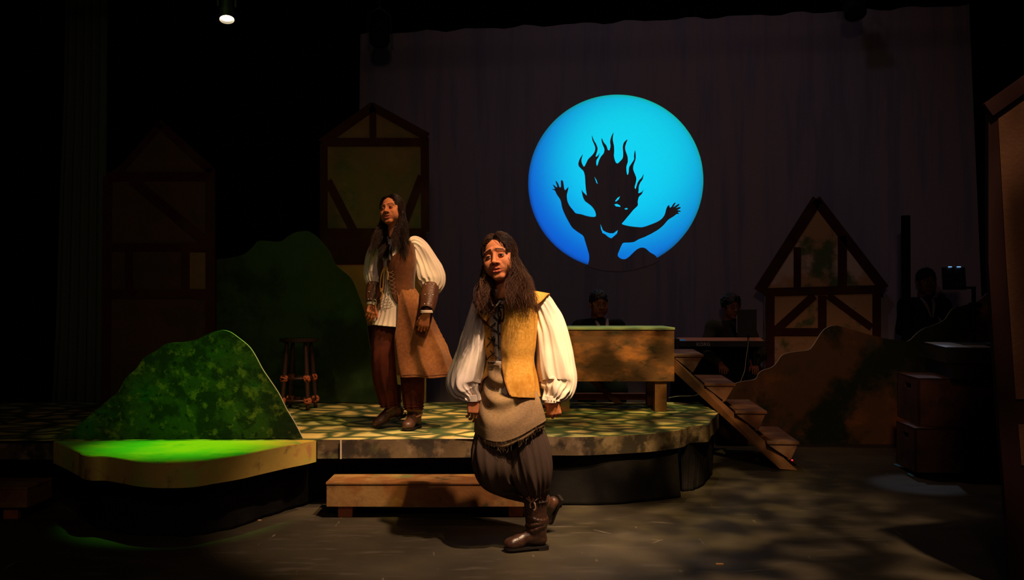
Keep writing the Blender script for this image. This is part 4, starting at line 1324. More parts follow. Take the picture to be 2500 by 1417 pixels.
# ---- hair: strands that fall from the parting over head and shoulders
def strands(Mh, sc, c, n, length, part_x, seed, cols, steps=28, wave=.004, rad=.0013, back_bias=0.0, forward=.5, face_w=.060, floor_fn=None, tip=1.0, vol=.15, flare=.55, fwdf=.42, sweep=0.0):
    rng = np.random.RandomState(seed)
    u = rng.rand(n * 3) * 2 * math.pi
    zz = rng.rand(n * 3) * 1.25 - .25
    rr = np.sqrt(np.clip(1 - np.clip(zz, 0, 1) ** 2, 0, 1))
    d = np.stack([rr * np.cos(u), rr * np.sin(u), zz], 1)
    d /= np.linalg.norm(d, axis=1)[:, None]
    cr = np.array([.077, .096, .089])
    p = np.array([0, .014, .034]) + d * cr
    hair_line = (p[:, 1] > -.060 + .0 * p[:, 0]) | (p[:, 2] > .092)
    ok = (p[:, 2] > .079 - 1.1 * np.clip(p[:, 1] + .078, 0, .1) - 0.75 * np.abs(p[:, 0])) | (p[:, 1] > .02)
    p = p[ok & hair_line][:n]
    d = d[ok & hair_line][:n]
    n = len(p)
    side = np.where(p[:, 0] > part_x, 1.0, -1.0)
    vel = np.stack([side * (.62 - np.abs(p[:, 0] - part_x) * 3), np.full(n, .38) + rng.randn(n) * .12, np.full(n, .15)], 1) + d * .15
    g = np.linalg.inv(Mh) @ np.array([0, 0, -1.0])
    L = length * (0.82 + .25 * rng.rand(n)) / steps / sc
    ph = rng.rand(n) * 6.28
    out = [p.copy()]
    for s in range(steps):
        t = s / steps
        vel /= np.linalg.norm(vel, axis=1)[:, None] + 1e-9
        vel = vel + g * (.42 + .30 * t)
        vel /= np.linalg.norm(vel, axis=1)[:, None]
        wv = wave * np.sin(ph + s * .38)[:, None] * np.stack([np.cos(ph * 3), np.sin(ph * 3), np.zeros(n)], 1) * (t * 1.5)
        q = p + vel * L[:, None] + wv
        # hair hugs the skull, then the neck
        e = (q - np.array([0, .014, .034])) / np.array([.0765, .0955, .0885])
        ln = np.linalg.norm(e, axis=1); mxr = 1.05 + vol * (ph % 1.0)
        hug = (ln > mxr) & (q[:, 2] > -.005)
        q = np.where(hug[:, None], np.array([0, .014, .034]) + e / ln[:, None] * mxr[:, None] * np.array([.0765, .0955, .0885]), q)
        low = q[:, 2] < -.005
        rx = np.hypot(q[:, 0], q[:, 1] - .02) + 1e-6
        lim = np.where(q[:, 1] < -.02, .088, .096) + .030 * (ph % 1.0) + np.clip(-.06 - q[:, 2], 0, .5) * flare
        pull = np.where(low & (rx > lim), (lim / rx - 1) * .5, 0)[:, None]
        q = q + np.stack([q[:, 0], q[:, 1] - .02, 0 * rx], 1) * pull
        fwd = (ph * 7 % 1.0 < fwdf) & (q[:, 2] < -.06) & (q[:, 1] < .06)
        q[:, 1] -= np.where(fwd, .006, 0)
        sw_ = (ph * 5 % 1.0 < .55) & (q[:, 0] > 0) & (q[:, 2] < -.05) & ~fwd
        q[:, 0] += np.where(sw_, sweep, 0)
        mn = .034 + .030 * (ph * 3 % 1.0) + np.clip(-.18 - q[:, 2], 0, .3) * .34
        nf = (q[:, 1] < -.02) & (q[:, 2] < -.06) & (np.abs(q[:, 0]) < mn)
        q[:, 0] = np.where(nf, q[:, 0] + (np.where(q[:, 0] > 0, 1, -1) * mn - q[:, 0]) * .6, q[:, 0])
        # keep off the head, the face and the neck
        for cc, ra in ((np.array([0, .014, .034]), np.array([.0765, .0955, .0885]) + .0), (np.array([0, -.024, -.03]), np.array([face_w + .008, .058, .088])), (np.array([0, .035, -.10]), np.array([.058, .058, .14]))):
            e = (q - cc) / ra
            ln = np.linalg.norm(e, axis=1)
            ins = ln < 1.0 + vol * ((ph % 1.0))
            tgt = cc + e / ln[:, None] * ra * (1.0 + vol * (ph % 1.0))[:, None]
            q = np.where(ins[:, None], tgt, q)
        # face gap
        infr = (q[:, 1] < -.045) & (q[:, 2] < .075) & (q[:, 2] > -.105) & (np.abs(q[:, 0]) < face_w)
        q[:, 0] = np.where(infr, np.where(q[:, 0] > part_x, face_w, -face_w) * .6 + q[:, 0] * .4, q[:, 0])
        if floor_fn is not None:
            W = (q * sc) @ Mh.T + c
            W = floor_fn(W, ph, s)
            q = ((W - c) @ np.linalg.inv(Mh).T) / sc
        vel = q - p
        p = q
        out.append(p.copy())
    A = np.stack(out, 1)                       # n, steps+1, 3
    A = (A * sc) @ Mh.T + c
    m = steps + 1
    T = np.gradient(A, axis=1); T /= np.linalg.norm(T, axis=2)[..., None] + 1e-9
    B1 = np.cross(T, np.array([.2, .3, .93])); B1 /= np.linalg.norm(B1, axis=2)[..., None] + 1e-9
    B2 = np.cross(T, B1)
    r_ = rad * (.7 + .6 * rng.rand(n))[:, None] * (1 - .75 * np.linspace(0, 1, m) ** 3)[None]
    ring_ = [A + r_[..., None] * (B1 * math.cos(a) + B2 * math.sin(a)) for a in (0, 2.094, 4.189)]
    V = np.stack(ring_, 2).reshape(-1, 3)      # n, m, 3 sides
    base = (np.arange(n)[:, None] * m + np.arange(m - 1)[None]) * 3
    F = []
    for a in range(3):
        b = (a + 1) % 3
        F.append(np.stack([base + a, base + b, base + b + 3, base + a + 3], -1).reshape(-1, 4))
    F = np.concatenate(F)
    cc = np.array(cols)[rng.randint(0, len(cols), n)]
    tipc = np.array(cols[-1]) * tip
    tt = np.linspace(0, 1, m)[None, :, None] ** 1.5
    C = cc[:, None] * (1 - tt) + tipc * tt
    C = np.repeat(C[:, :, None], 3, 2).reshape(-1, 3)
    return V, F, C


def push_out(cap_list):
    """collide strand points in world space with capsules (a, b, r)"""
    def fn(W, ph, s):
        for a, b, r in cap_list:
            ba = b - a
            t = np.clip(((W - a) @ ba) / (ba @ ba), 0, 1)
            c = a + t[:, None] * ba
            dd = W - c
            l = np.linalg.norm(dd, axis=1)
            rr = r + .014 * (ph % 1.0)
            ins = l < rr
            W = np.where(ins[:, None], c + dd / (l[:, None] + 1e-9) * rr[:, None], W)
        return W
    return fn


def hair_mat(name, spec=.25, rough=.5):
    return mat(name, (.03, .015, .01), rough, spec=spec, attr='paint')


def boot(parent, ankle, toe_dir, shaft_top, sc=1.0, m=None, seed=0, sole_z=None, up=(0, 0, 1), wr=.004, h=.0038, label=None, straps=(), foot_len=.17, shaft_r=(.048, .052, .056), name='boot'):
    """ankle: world position of the ankle joint; foot built along toe_dir; up = sole normal"""
    d = np.array(toe_dir, float); d /= np.linalg.norm(d)
    u = np.array(up, float); u -= d * (u @ d); u /= np.linalg.norm(u)
    s = np.cross(d, u)
    fr_ = np.stack([s, d, u], 1)               # local x side, y toe, z up
    top = (np.array(shaft_top) - ankle) @ fr_
    lo = np.minimum(np.array([-.075, -.09, -.10]), top - .08); hi = np.maximum(np.array([.075, foot_len + .06, .08]), top + .08)
    f = Field(lo, hi, h)
    f.rc((0, -.030, -.053), (0, .0, -.045), .036, .037, k=.02)
    f.rc((0, .0, -.02), (0, foot_len * .55, -.056), .038, .028, k=.03)
    f.rc((0, foot_len * .5, -.062), (.004, foot_len * .80, -.068), .034, .024, k=.02)
    f.rc((-.010, foot_len * .72, -.068), (.012, foot_len * .74, -.068), .026, k=.02)
    n = 9
    P0 = np.array([0, -.012, -.01])
    for i in range(n - 1):
        t0, t1 = i / (n - 1), (i + 1) / (n - 1)
        k0 = shaft_r[0] * (1 - t0) + shaft_r[2] * t0; k1 = shaft_r[0] * (1 - t1) + shaft_r[2] * t1
        f.rc(P0 * (1 - t0) + top * t0, P0 * (1 - t1) + top * t1, k0, k1, k=.01)
    rng = np.random.RandomState(seed)
    Lt = np.linalg.norm(top - P0)
    ax = (top - P0) / Lt
    for i in range(5 if wr else 0):                        # slouch wrinkles
        t = .08 + .55 * i / 5 + rng.rand() * .05
        cc = P0 * (1 - t) + top * t
        tilt = np.array([rng.randn() * .35, rng.randn() * .35, 1]); tilt = tilt / np.linalg.norm(tilt)
        e1 = np.cross(ax, [.3, .5, .1]); e1 /= np.linalg.norm(e1); e2 = np.cross(ax, e1)
        rr = shaft_r[0] * (1 - t) + shaft_r[2] * t
        a0, a1 = rng.rand() * 6.28, 2.6 + rng.rand() * 2.4
        pp = [cc + (rr + .002) * (e1 * math.cos(a) + e2 * math.sin(a)) + ax * .018 * math.sin(a + i) for a in np.linspace(a0, a0 + a1, 12)]
        f.chain(pp, [wr + .003 * math.sin(j / 11 * math.pi) for j in range(12)], .006)
    f.D = np.maximum(f.D, -(f.lo[2] + f.h * np.arange(f.n[2], dtype=np.float32) + .088)[None, None, :])
    top_d = ((np.stack(np.meshgrid(*[f.lo[i] + f.h * np.arange(f.n[i], dtype=np.float32) for i in range(3)], indexing='ij'), -1) - top) @ ax)
    f.D = np.maximum(f.D, top_d.astype(np.float32))
    V, Q = f.mesh()
    b = mk(name, V * sc @ fr_.T + ankle, Q, m, parent=parent, smooth=True, label=label)
    # sole
    outl = [(-.030, -.066), (-.036, -.03), (-.032, .02), (-.037, foot_len * .55), (-.036, foot_len * .8), (-.016, foot_len * .93), (.014, foot_len * .94), (.034, foot_len * .80), (.040, foot_len * .55), (.033, .02), (.036, -.03), (.028, -.066)]
    o2 = catmull(outl + outl[:1], 60)[:-1]
    v, fc_, fm = prism([np.array([x, y, -.086]) * sc @ fr_.T + ankle for x, y in o2], u * -.010 * sc)
    mk('sole', v, fc_, M['sole'], parent=b)
    hl = [p for p in o2 if p[1] < -.008]
    v, fc_, fm = prism([np.array([x, y, -.094]) * sc @ fr_.T + ankle for x, y in hl], u * -.012 * sc)
    mk('heel', v, fc_, M['sole'], parent=b)
    for (z0, tl) in straps:
        pp = [vec(.047 * math.cos(a), -.006 + .060 * math.sin(a), z0 + tl * math.sin(a)) * sc @ fr_.T + ankle for a in np.linspace(0, 6.283, 30)]
        v, fc_ = g_tube(pp, .0065, 6, smoothp=False)
        mk('strap', v, fc_, M['strap'], parent=b, smooth=True)
    return b


def vec(*a):
    return np.array(a, float)


def cloth_noise(V, sc, amp, seed=0):
    return V + np.stack([vnoise(V * sc, seed), vnoise(V * sc, seed + 5), vnoise(V * sc, seed + 9)], 1) * amp


M['sole'] = mat('dark_sole', (.010, .006, .005), .7)
M['boot'] = mat('brown_leather_boot', (.060, .025, .014), .36, spec=.6, layers=[((.028, .012, .008), 18, .45, .65)], bump=(60, .25))
M['boot2'] = mat('worn_leather_boot', (.085, .034, .018), .42, spec=.5, layers=[((.04, .017, .010), 18, .45, .65)], bump=(60, .25))
M['strap'] = mat('tan_strap', (.30, .14, .06), .6)
M['linen'] = mat('cream_linen', (.84, .71, .60), .9, spec=.1, bump=(260, .12), sheen=.1)
M['linen2'] = mat('natural_linen', (.66, .55, .45), .9, spec=.1, bump=(260, .12), sheen=.1)
M['mustard'] = mat('mustard_wool', (.56, .27, .05), .95, spec=.05, layers=[((.64, .34, .08), 70, .42, .62), ((.44, .19, .03), 7, .5, .7)], bump=(300, .15))
M['lining'] = mat('orange_brown_lining', (.42, .17, .06), .9, spec=.1)
M['lace'] = mat('black_lace', (.008, .007, .007), .6)
M['burlap'] = mat('tan_burlap', (.36, .235, .125), .95, spec=.06, layers=[((.30, .19, .10), 90, .45, .65)], bump=(420, .45))
M['pants_f'] = mat('dark_corduroy', (.055, .036, .026), .9, spec=.1, layers=[((.04, .026, .02), 6, .45, .65)], stripes=((.080, .052, .038), 105, .42))
M['suede'] = mat('brown_suede', (.100, .034, .014), .95, spec=.06, layers=[((.125, .045, .019), 30, .4, .65), ((.07, .025, .011), 5, .5, .7)], bump=(220, .3), sheen=.2)
M['coat'] = mat('brown_coat_cloth', (.21, .078, .028), .95, spec=.06, layers=[((.26, .105, .040), 60, .42, .62), ((.15, .055, .02), 4, .5, .7)], bump=(260, .35), sheen=.2)
M['maroon'] = mat('maroon_trousers', (.085, .020, .012), .9, spec=.08, layers=[((.055, .014, .010), 12, .45, .65)])
M['bracer'] = mat('dark_leather_bracer', (.10, .038, .020), .45, spec=.5, bump=(60, .3))
M['silver'] = mat('silver_buckle', (.75, .66, .55), .3, metal=.9)
M['cord'] = mat('golden_cord', (.55, .30, .09), .8)

# ------------------------------------------------------------------ front actress
def front_actress():
    YF = 4.95
    p_ = lambda x, y, dy=0.0: P(x, y, YF + dy)
    T = thing('person', 'woman in laced mustard vest, cream sleeves, tan apron and baggy trousers, striding in front', 'person', (0.08, YF, 0.0))
    hc = p_(1220, 631, -.09)
    HR = rotm(-17, -2, -10)
    neck0, chest = p_(1243, 735, .02), p_(1243, 800, .03)
    hipL, hipR = p_(1212, 985, .03), p_(1278, 985, .05)
    kneeS, ankS = p_(1296, 1150, -.05), p_(1305, 1292, .02)      # standing leg
    kneeB, ankB = p_(1196, 1150, -.02), p_(1322, 1236, .30)      # leg that swings back
    shL, shR = p_(1182, 744, .05), p_(1316, 740, .06)
    elL, elR = p_(1146, 862, .05), p_(1362, 862, .05)
    wrL, wrR = p_(1152, 972, -.015), p_(1347, 974, -.015)
    J = [([p_(1243, 985, .04), p_(1243, 890, .03), p_(1243, 800, .04), p_(1243, 752, .04)], [.115, .10, .105, .08]),
         ([shL, elL, wrL], [.045, .036, .012]), ([shR, elR, wrR], [.045, .036, .012]),
         ([hipL, kneeB, ankB], [.08, .05, .03]), ([hipR, kneeS, ankS + vec(0, .02, .02)], [.08, .05, .03]),
         ([p_(1243, 752, .04), hc + HR @ vec(0, .035, -.10)], [.055, .05])]
    geos = body_geo(J) + head_geo(hc, HR, .985, mouth=1.15, brow_in=.0075, gaze=(.12, -1, .10), squint=.35, tone=1.0)
    hm = rotm(14, 10, 8)
    geos += hand_geo(wrL + vec(0, 0, .004), rotm(25, -8, -6), .94, curl=(.30, .42, .35), spread=.006, thumb=(.25, .1), fore=-.05)
    geos += hand_geo(wrR + vec(.012, 0, .008), rotm(-12, 6, 2), 1.04, mirror=True, curl=(.60, 1.05, .8), spread=.004, thumb=(-.05, .5), fore=-.05)
    build_body(T, geos)
    # hair
    cols = [(.010, .005, .004), (.018, .008, .006), (.030, .012, .008), (.060, .024, .012)]
    caps = [(shL, shR, .062), (p_(1205, 800, .0), p_(1290, 800, .02), .095), (p_(1225, 760, .02), p_(1262, 760, .02), .085)]
    V, F, C = strands(HR, .985, hc, 4600, .34, -.004, 3, cols, wave=.0070, floor_fn=push_out(caps), rad=.00092, tip=1.6, fwdf=.16, sweep=.0022)
    hr = mk('hair', V, F, hair_mat('brown_hair'), parent=T, smooth=True, col=C)
    f = Field((-.1, -.12, -.16), (.1, .13, .14), .004)
    f.ell((0, .018, .036), (.0745, .0935, .0865), 0)
    f.ell((0, .055, -.05), (.068, .055, .10), .03)
    f.ell((0, -.085, -.022), (.0585, .095, .094), .008, 's')
    V, Q = f.mesh()
    mk('hair_base', (V * .985) @ HR.T + hc, Q, hair_mat('dark_under_hair'), parent=hr, smooth=True, col=np.repeat(np.array([[.02, .009, .006]]), len(V), 0))
    psi = R(36)
    front = vec(-math.sin(psi), -math.cos(psi), 0)
    # shirt under the vest
    cs = [p_(1227, 690, -.060), p_(1233, 704, -.040), p_(1239, 722, .0), p_(1243, 745, .03), p_(1243, 800, .03), p_(1244, 880, .03), p_(1243, 960, .03)]
    v, f, uv = g_loft(cs, [.058, .066, .100, .132, .134, .120, .135], [.058, .068, .082, .094, .104, .096, .11], front, 90, 60, folds(12, .004, 5))
    sh = solid(mk('shirt', v, f, M['linen2'], parent=T, smooth=True, uv=uv), .002)
    # collar edges
    for s, pts in ((-1, [(1190, 704), (1195, 726), (1204, 748)]), (1, [(1240, 704), (1226, 728), (1211, 748)])):
        v, f = g_tube([p_(x, y, -.052 - .016 * i) for i, (x, y) in enumerate(pts)], [.005, .006, .004], 8)
        mk('collar_edge', v, f, M['linen2'], parent=sh, smooth=True)
    # vest: open in front, tight waist, flared skirt below
    cs = [p_(1243, 710, .035), p_(1245, 726, .035), p_(1243, 780, .03), p_(1244, 845, .03), p_(1245, 882, .03), p_(1243, 925, .03), p_(1240, 962, .03)]
    ra = [.080, .128, .146, .137, .127, .146, .160]
    rb = [.066, .094, .116, .109, .102, .128, .146]

    def bend(A, v):
        # opening round the front (pi/2): wide at the neck, narrow at the laces, parting below the waist
        half_ = np.interp(v, [0, .12, .24, .62, .70, .85, 1.0], [1.1, .70, .25, .20, .20, .46, .70])
        t = (A - A.min()) / (A.max() - A.min())
        return math.pi / 2 + half_ + t * (2 * math.pi - 2 * half_)
    fo1 = folds(6, lambda v: .003 + .012 * np.clip((v - .66) * 5, 0, 1), 11, twist=.2)
    fo2 = folds(3, .004, 21, warp=1.2, twist=3)
    v, f, uv = g_loft(cs, ra, rb, front, 150, 90, lambda A, v: fo1(A, v) + fo2(A, v), th=(0, 6.28), bend=bend)
    v = cloth_noise(v, 14, .002, 3)
    vest = solid(mk('vest', v, f, M['mustard'], parent=T, smooth=True, uv=uv), .004, 1)
    nu = 150
    ea = [v[i * nu + 0] for i in range(90)]; eb = [v[i * nu + nu - 1] for i in range(90)]
    for e in (ea, eb):                          # edge binding
        vv, ff = g_tube(np.array(e[3:])[::4] + front * .002, .0032, 6)
        mk('edge_binding', vv, ff, M['lining'], parent=vest, smooth=True)
    # waist seam
    i0 = int(90 * .66)
    vv, ff = g_tube(v[i0 * nu:(i0 + 1) * nu][::3] * 1.0, .0040, 5)
    mk('waist_seam', vv, ff, M['lining'], parent=vest, smooth=True)
    # shoulder caps
    for s, (c0, c1, c2) in ((1, (p_(1268, 705, .03), p_(1318, 716, .02), p_(1343, 720, .04))), (-1, (p_(1190, 742, .02), p_(1170, 744, .02), p_(1157, 747, .02)))):
        V, n1, n2 = [], 26, 16
        for i in range(n1):
            a = R(-100 + 200 * i / (n1 - 1))
            for j in range(n2):
                t = j / (n2 - 1)
                t2 = t * max(.25, math.cos(a * .72)) ** .8
                c = c0 * (1 - t2) + c2 * t2
                rr = .048 + .030 * t
                V.append(c + vec(-.012 * s * abs(a), -rr * math.sin(a) * 1.15, rr * (math.cos(a) - .9) * 1.0 - .004 * t + .006 * math.sin(a * 4) * t))
        F = [(i * n2 + j, (i + 1) * n2 + j, (i + 1) * n2 + j + 1, i * n2 + j + 1) for i in range(n1 - 1) for j in range(n2 - 1)]
        solid(mk('shoulder_cap', V, F, M['mustard'], parent=vest, smooth=True), .006)
    # laces
    def onv(px, py, lift=.006):
        # a point on the front of the torso under that pixel: the vest's section is an ellipse turned by psi
        t = np.interp(py, [722, 780, 845, 882, 925], [0, 1, 2, 3, 4])
        a_, b_ = np.interp(t, range(5), [.132, .150, .140, .135, .147]), np.interp(t, range(5), [.098, .119, .112, .110, .128])
        c_ = p_(1243, py, .03)
        u_ = np.linspace(R(20), R(160), 400)
        xs = c_[0] + a_ * np.cos(u_) * math.cos(psi) - b_ * np.sin(u_) * math.sin(psi)
        ys = c_[1] - a_ * np.cos(u_) * math.sin(psi) - b_ * np.sin(u_) * math.cos(psi)
        q_ = ray(px, py)
        k_ = np.argmin(np.abs(xs / ys - q_[0] / q_[1]))
        return P(px, py, ys[k_] - lift)
    lac = [((1186, 748), (1216, 745)), ((1193, 755), (1222, 788)), ((1181, 783), (1212, 756)), ((1189, 792), (1222, 815)), ((1179, 817), (1210, 789)),
           ((1191, 825), (1222, 850)), ((1188, 848), (1208, 826)), ((1197, 857), (1224, 881)), ((1188, 879), (1208, 862)), ((1191, 886), (1209, 886))]
    for a, b in lac:
        pa, pb = onv(*a), onv(*b)
        mid = (pa + pb) / 2 + front * .006
        vv, ff = g_tube([pa, mid, pb], .0030, 6)
        mk('lace', vv, ff, M['lace'], parent=vest, smooth=True)
    for pts in ([(1217, 746), (1223, 770), (1216, 790), (1217, 820), (1218, 850)], [(1218, 746), (1228, 746), (1230, 765), (1228, 782), (1222, 780), (1216, 765), (1217, 746)], [(1206, 822), (1200, 830), (1204, 836), (1208, 826)]):
        vv, ff = g_tube([onv(x, y, .012) for x, y in pts], .0036, 6)
        mk('lace', vv, ff, M['lace'], parent=vest, smooth=True)
    # sleeves
    for nm, path, rr, sd, tw in (('l', [(1176, 748, .03), (1166, 790, .03), (1152, 850, .03), (1139, 905, .02), (1133, 938, .01), (1144, 957, .0), (1151, 968, -.01), (1152, 978, -.015)],
                                  [.040, .058, .074, .086, .084, .060, .037, .034], 31, .5),
                                 ('r', [(1315, 733, .04), (1334, 775, .05), (1348, 840, .05), (1356, 895, .04), (1362, 935, .03), (1355, 958, .0), (1348, 971, -.01), (1346, 981, -.015)],
                                  [.045, .072, .088, .098, .096, .074, .040, .036], 42, -.5)):
        amp = lambda v: .004 + .010 * np.exp(-((v - .93) / .10) ** 2) + .007 * np.exp(-((v - .0) / .12) ** 2) + .005 * v
        fo = folds(7, amp, sd, warp=.5, twist=tw)
        fo3 = folds(2.5, lambda v: .011 * np.sin(v * math.pi) ** 1.0, sd + 7, warp=1.1, twist=2.5)
        v2, f, uv = g_loft([p_(*q) for q in path], rr, [r * .92 for r in rr], (0, -1, 0), 110, 110, lambda A, v: fo(A, v) + fo3(A, v))
        v2 = cloth_noise(v2, 11, .006, sd)
        slv = solid(mk('sleeve', v2, f, M['linen'], parent=T, smooth=True, uv=uv), .0015)
        c = p_(*path[-1])
        cu = [c + vec(0, 0, .030), c + vec(0, 0, .012), c + vec(0, 0, -.006)]
        v3, f, uv = g_loft(cu, [.031, .033, .034], [.030, .032, .033], (0, -1, 0), 40, 8, folds(9, .0008, sd))
        solid(mk('cuff', v3, f, M['linen'], parent=slv, smooth=True), .0025)
    # apron wrapped round the hips, slanted frayed hem
    cs = [p_(1243, 885, .03), p_(1240, 915, .03), p_(1241, 960, .03), p_(1243, 1010, .02), p_(1246, 1046, .02)]

    def aoff(A, v):
        hem = np.clip(v, 0, 1) ** 3
        x = np.cos(A)
        dz = (-.045 * (1 - x * x) + .03 * np.clip(x, 0, 1) + .0 * x) * hem
        return np.stack([0 * dz, 0 * dz, dz + .0 * v], -1)

    def adisp(A, v):
        d_ = A - (math.pi / 2 + .05)
        win = np.exp(-(d_ / .85) ** 4) * np.clip((v - .12) * 5, 0, 1) * np.clip((.86 - v) * 4, 0, 1)
        s_ = np.sin((v + .20 * d_ ** 2) * 2 * math.pi / .27 + .6)
        return .030 * (.5 * s_ - .5) * win + .004 * np.sin(A * 4 + 1) * v + .003 * np.sin(A * 7) * v
    front_ap = vec(-math.sin(R(12)), -math.cos(R(12)), 0)
    v4, f, uv = g_loft(cs, [.112, .130, .148, .172, .180], [.098, .116, .136, .158, .164], front_ap, 140, 100, adisp, off=aoff)
    v4 = cloth_noise(v4, 9, .004, 77)
    ap = solid(mk('apron', v4, f, M['burlap'], parent=T, smooth=True, uv=uv), .003)
    rng = np.random.RandomState(5)
    hem = v4[-140:]
    # second, lower frayed layer
    nA = 140
    V, w3 = [], [0.0, .35, .7, 1.0]
    hc_ = hem.mean(0)
    for k, t in enumerate(w3):
        r_ = hem.copy()
        rad = hem - hc_; rad[:, 2] = 0
        r_ = r_ - rad * .045
        ang = np.linspace(0, 2 * math.pi, nA, endpoint=False)
        r_[:, 2] += .012 - t * (.040 + .004 * np.sin(ang * 9) + .004 * rng.randn(nA) * (t > .9))
        V.append(r_)
    V = np.concatenate(V)
    F = [(i * nA + j, i * nA + (j + 1) % nA, (i + 1) * nA + (j + 1) % nA, (i + 1) * nA + j) for i in range(3) for j in range(nA)]
    solid(mk('apron_underlayer', V, F, M['burlap'], parent=ap, smooth=True), .002)
    parts = []
    low = V[-nA:]
    for i in range(190):
        j = rng.randint(nA)
        src_ = low[j] if rng.rand() < .75 else hem[j]
        q = src_ * 1.0
        L_ = .008 + .02 * rng.rand() ** 2
        parts.append(g_tube([q, q + vec(rng.randn() * .0015, -.002 + rng.randn() * .001, -L_ * .5), q + vec(rng.randn() * .003, -.002 + rng.randn() * .002, -L_)], .0007, 3, smoothp=False))
    vv, ff = join(parts)
    fr2 = mk('fringe', vv, ff, M['burlap'], parent=ap)
    fr2['kind'] = 'stuff'
    # waistband
    v5, f, uv = g_loft([p_(1243, 880, .03), p_(1243, 890, .03), p_(1243, 900, .03)], [.116, .117, .114], [.100, .102, .099], front_ap, 80, 8, folds(8, .002, 8))
    solid(mk('waist_sash', v5, f, M['linen2'], parent=T, smooth=True), .002)
    # baggy trousers
    def legcloth(path, rr, sd, n=9, rbs=.95):
        fo = folds(n, lambda v: .003 + .010 * v ** 2 * (1 - v ** 10 * .85), sd, warp=.4, twist=.3)
        fo3 = folds(3, lambda v: .009 * np.sin(v * math.pi), sd + 3, warp=1.0, twist=2)
        v6, f, uv = g_loft([p_(*q) for q in path], rr, [r * rbs * (.85 if i < 2 else 1) for i, r in enumerate(rr)], (-.3, -.95, 0), 120, 90, lambda A, v: fo(A, v) + fo3(A, v))
        return v6, f, uv
    v6, f6, uv6 = legcloth([(1270, 985, .06), (1277, 1040, .05), (1287, 1095, .02), (1297, 1150, .0), (1305, 1190, .01), (1307, 1214, .02), (1308, 1226, .02)],
                           [.078, .095, .115, .112, .084, .058, .062], 51, 10)
    v7, f7, uv7 = legcloth([(1222, 985, .06), (1210, 1040, .055), (1205, 1095, .01), (1205, 1135, -.02), (1214, 1165, .02), (1240, 1180, .12), (1288, 1200, .24)],
                           [.078, .092, .108, .106, .088, .070, .060], 52, 7)
    V = np.concatenate([v6, v7]); F = list(f6) + [[i + len(v6) for i in q] for q in f7]
    solid(mk('trousers', V, F, M['pants_f'], parent=T, smooth=True, uv=np.concatenate([uv6, uv7])), .003)
    # knee tie
    kc = p_(1308, 1213, .02)
    rg = [kc + vec(.052 * math.cos(a), .050 * math.sin(a), .010 * math.cos(a) + .004 * math.sin(2 * a)) for a in np.linspace(0, 6.283, 22)]
    tie = None
    M['tie'] = mat('grey_pink_tie', (.30, .17, .12), .9)
    vv, ff = g_tube(rg, .0052, 6, smoothp=False)
    tie = mk('knee_tie', vv, ff, M['tie'], parent=T, smooth=True)
    kn = p_(1300, 1224, -.045)
    for pts in ([(0, 0, 0), (-.012, -.008, -.012), (-.010, -.004, -.034)], [(0, 0, 0), (.010, -.008, -.010), (.014, -.003, -.036), (.008, -.002, -.046)], [(-.03, .01, .012), (-.012, -.006, 0), (0, -.008, 0), (.02, 0, .008), (.04, .015, .018)]):
        vv, ff = g_tube([kn + vec(*q) for q in pts], .0048, 6)
        mk('tie_end', vv, ff, M['tie'], parent=tie, smooth=True)
    # boots
    a = PZ(1290, 1338, 0.0)
    ank = vec(p_(1305, 1, .02)[0], 4.99, .108)
    toe = PZ(1228, 1350, 0.0)
    dr = vec(toe[0] - ank[0], toe[1] - ank[1] + .0, 0)
    boot(T, ank, dr, p_(1306, 1216, .02), 1.0, M['boot'], 4, wr=.006, foot_len=.170, shaft_r=(.050, .052, .054))
    boot(T, p_(1330, 1236, .33), vec(-.35, .35, -.86), p_(1284, 1197, .20), .84, M['boot'], 6, up=(-.80, -.50, .0), wr=.003, foot_len=.150, label='boot of the lifted back foot')
    return T


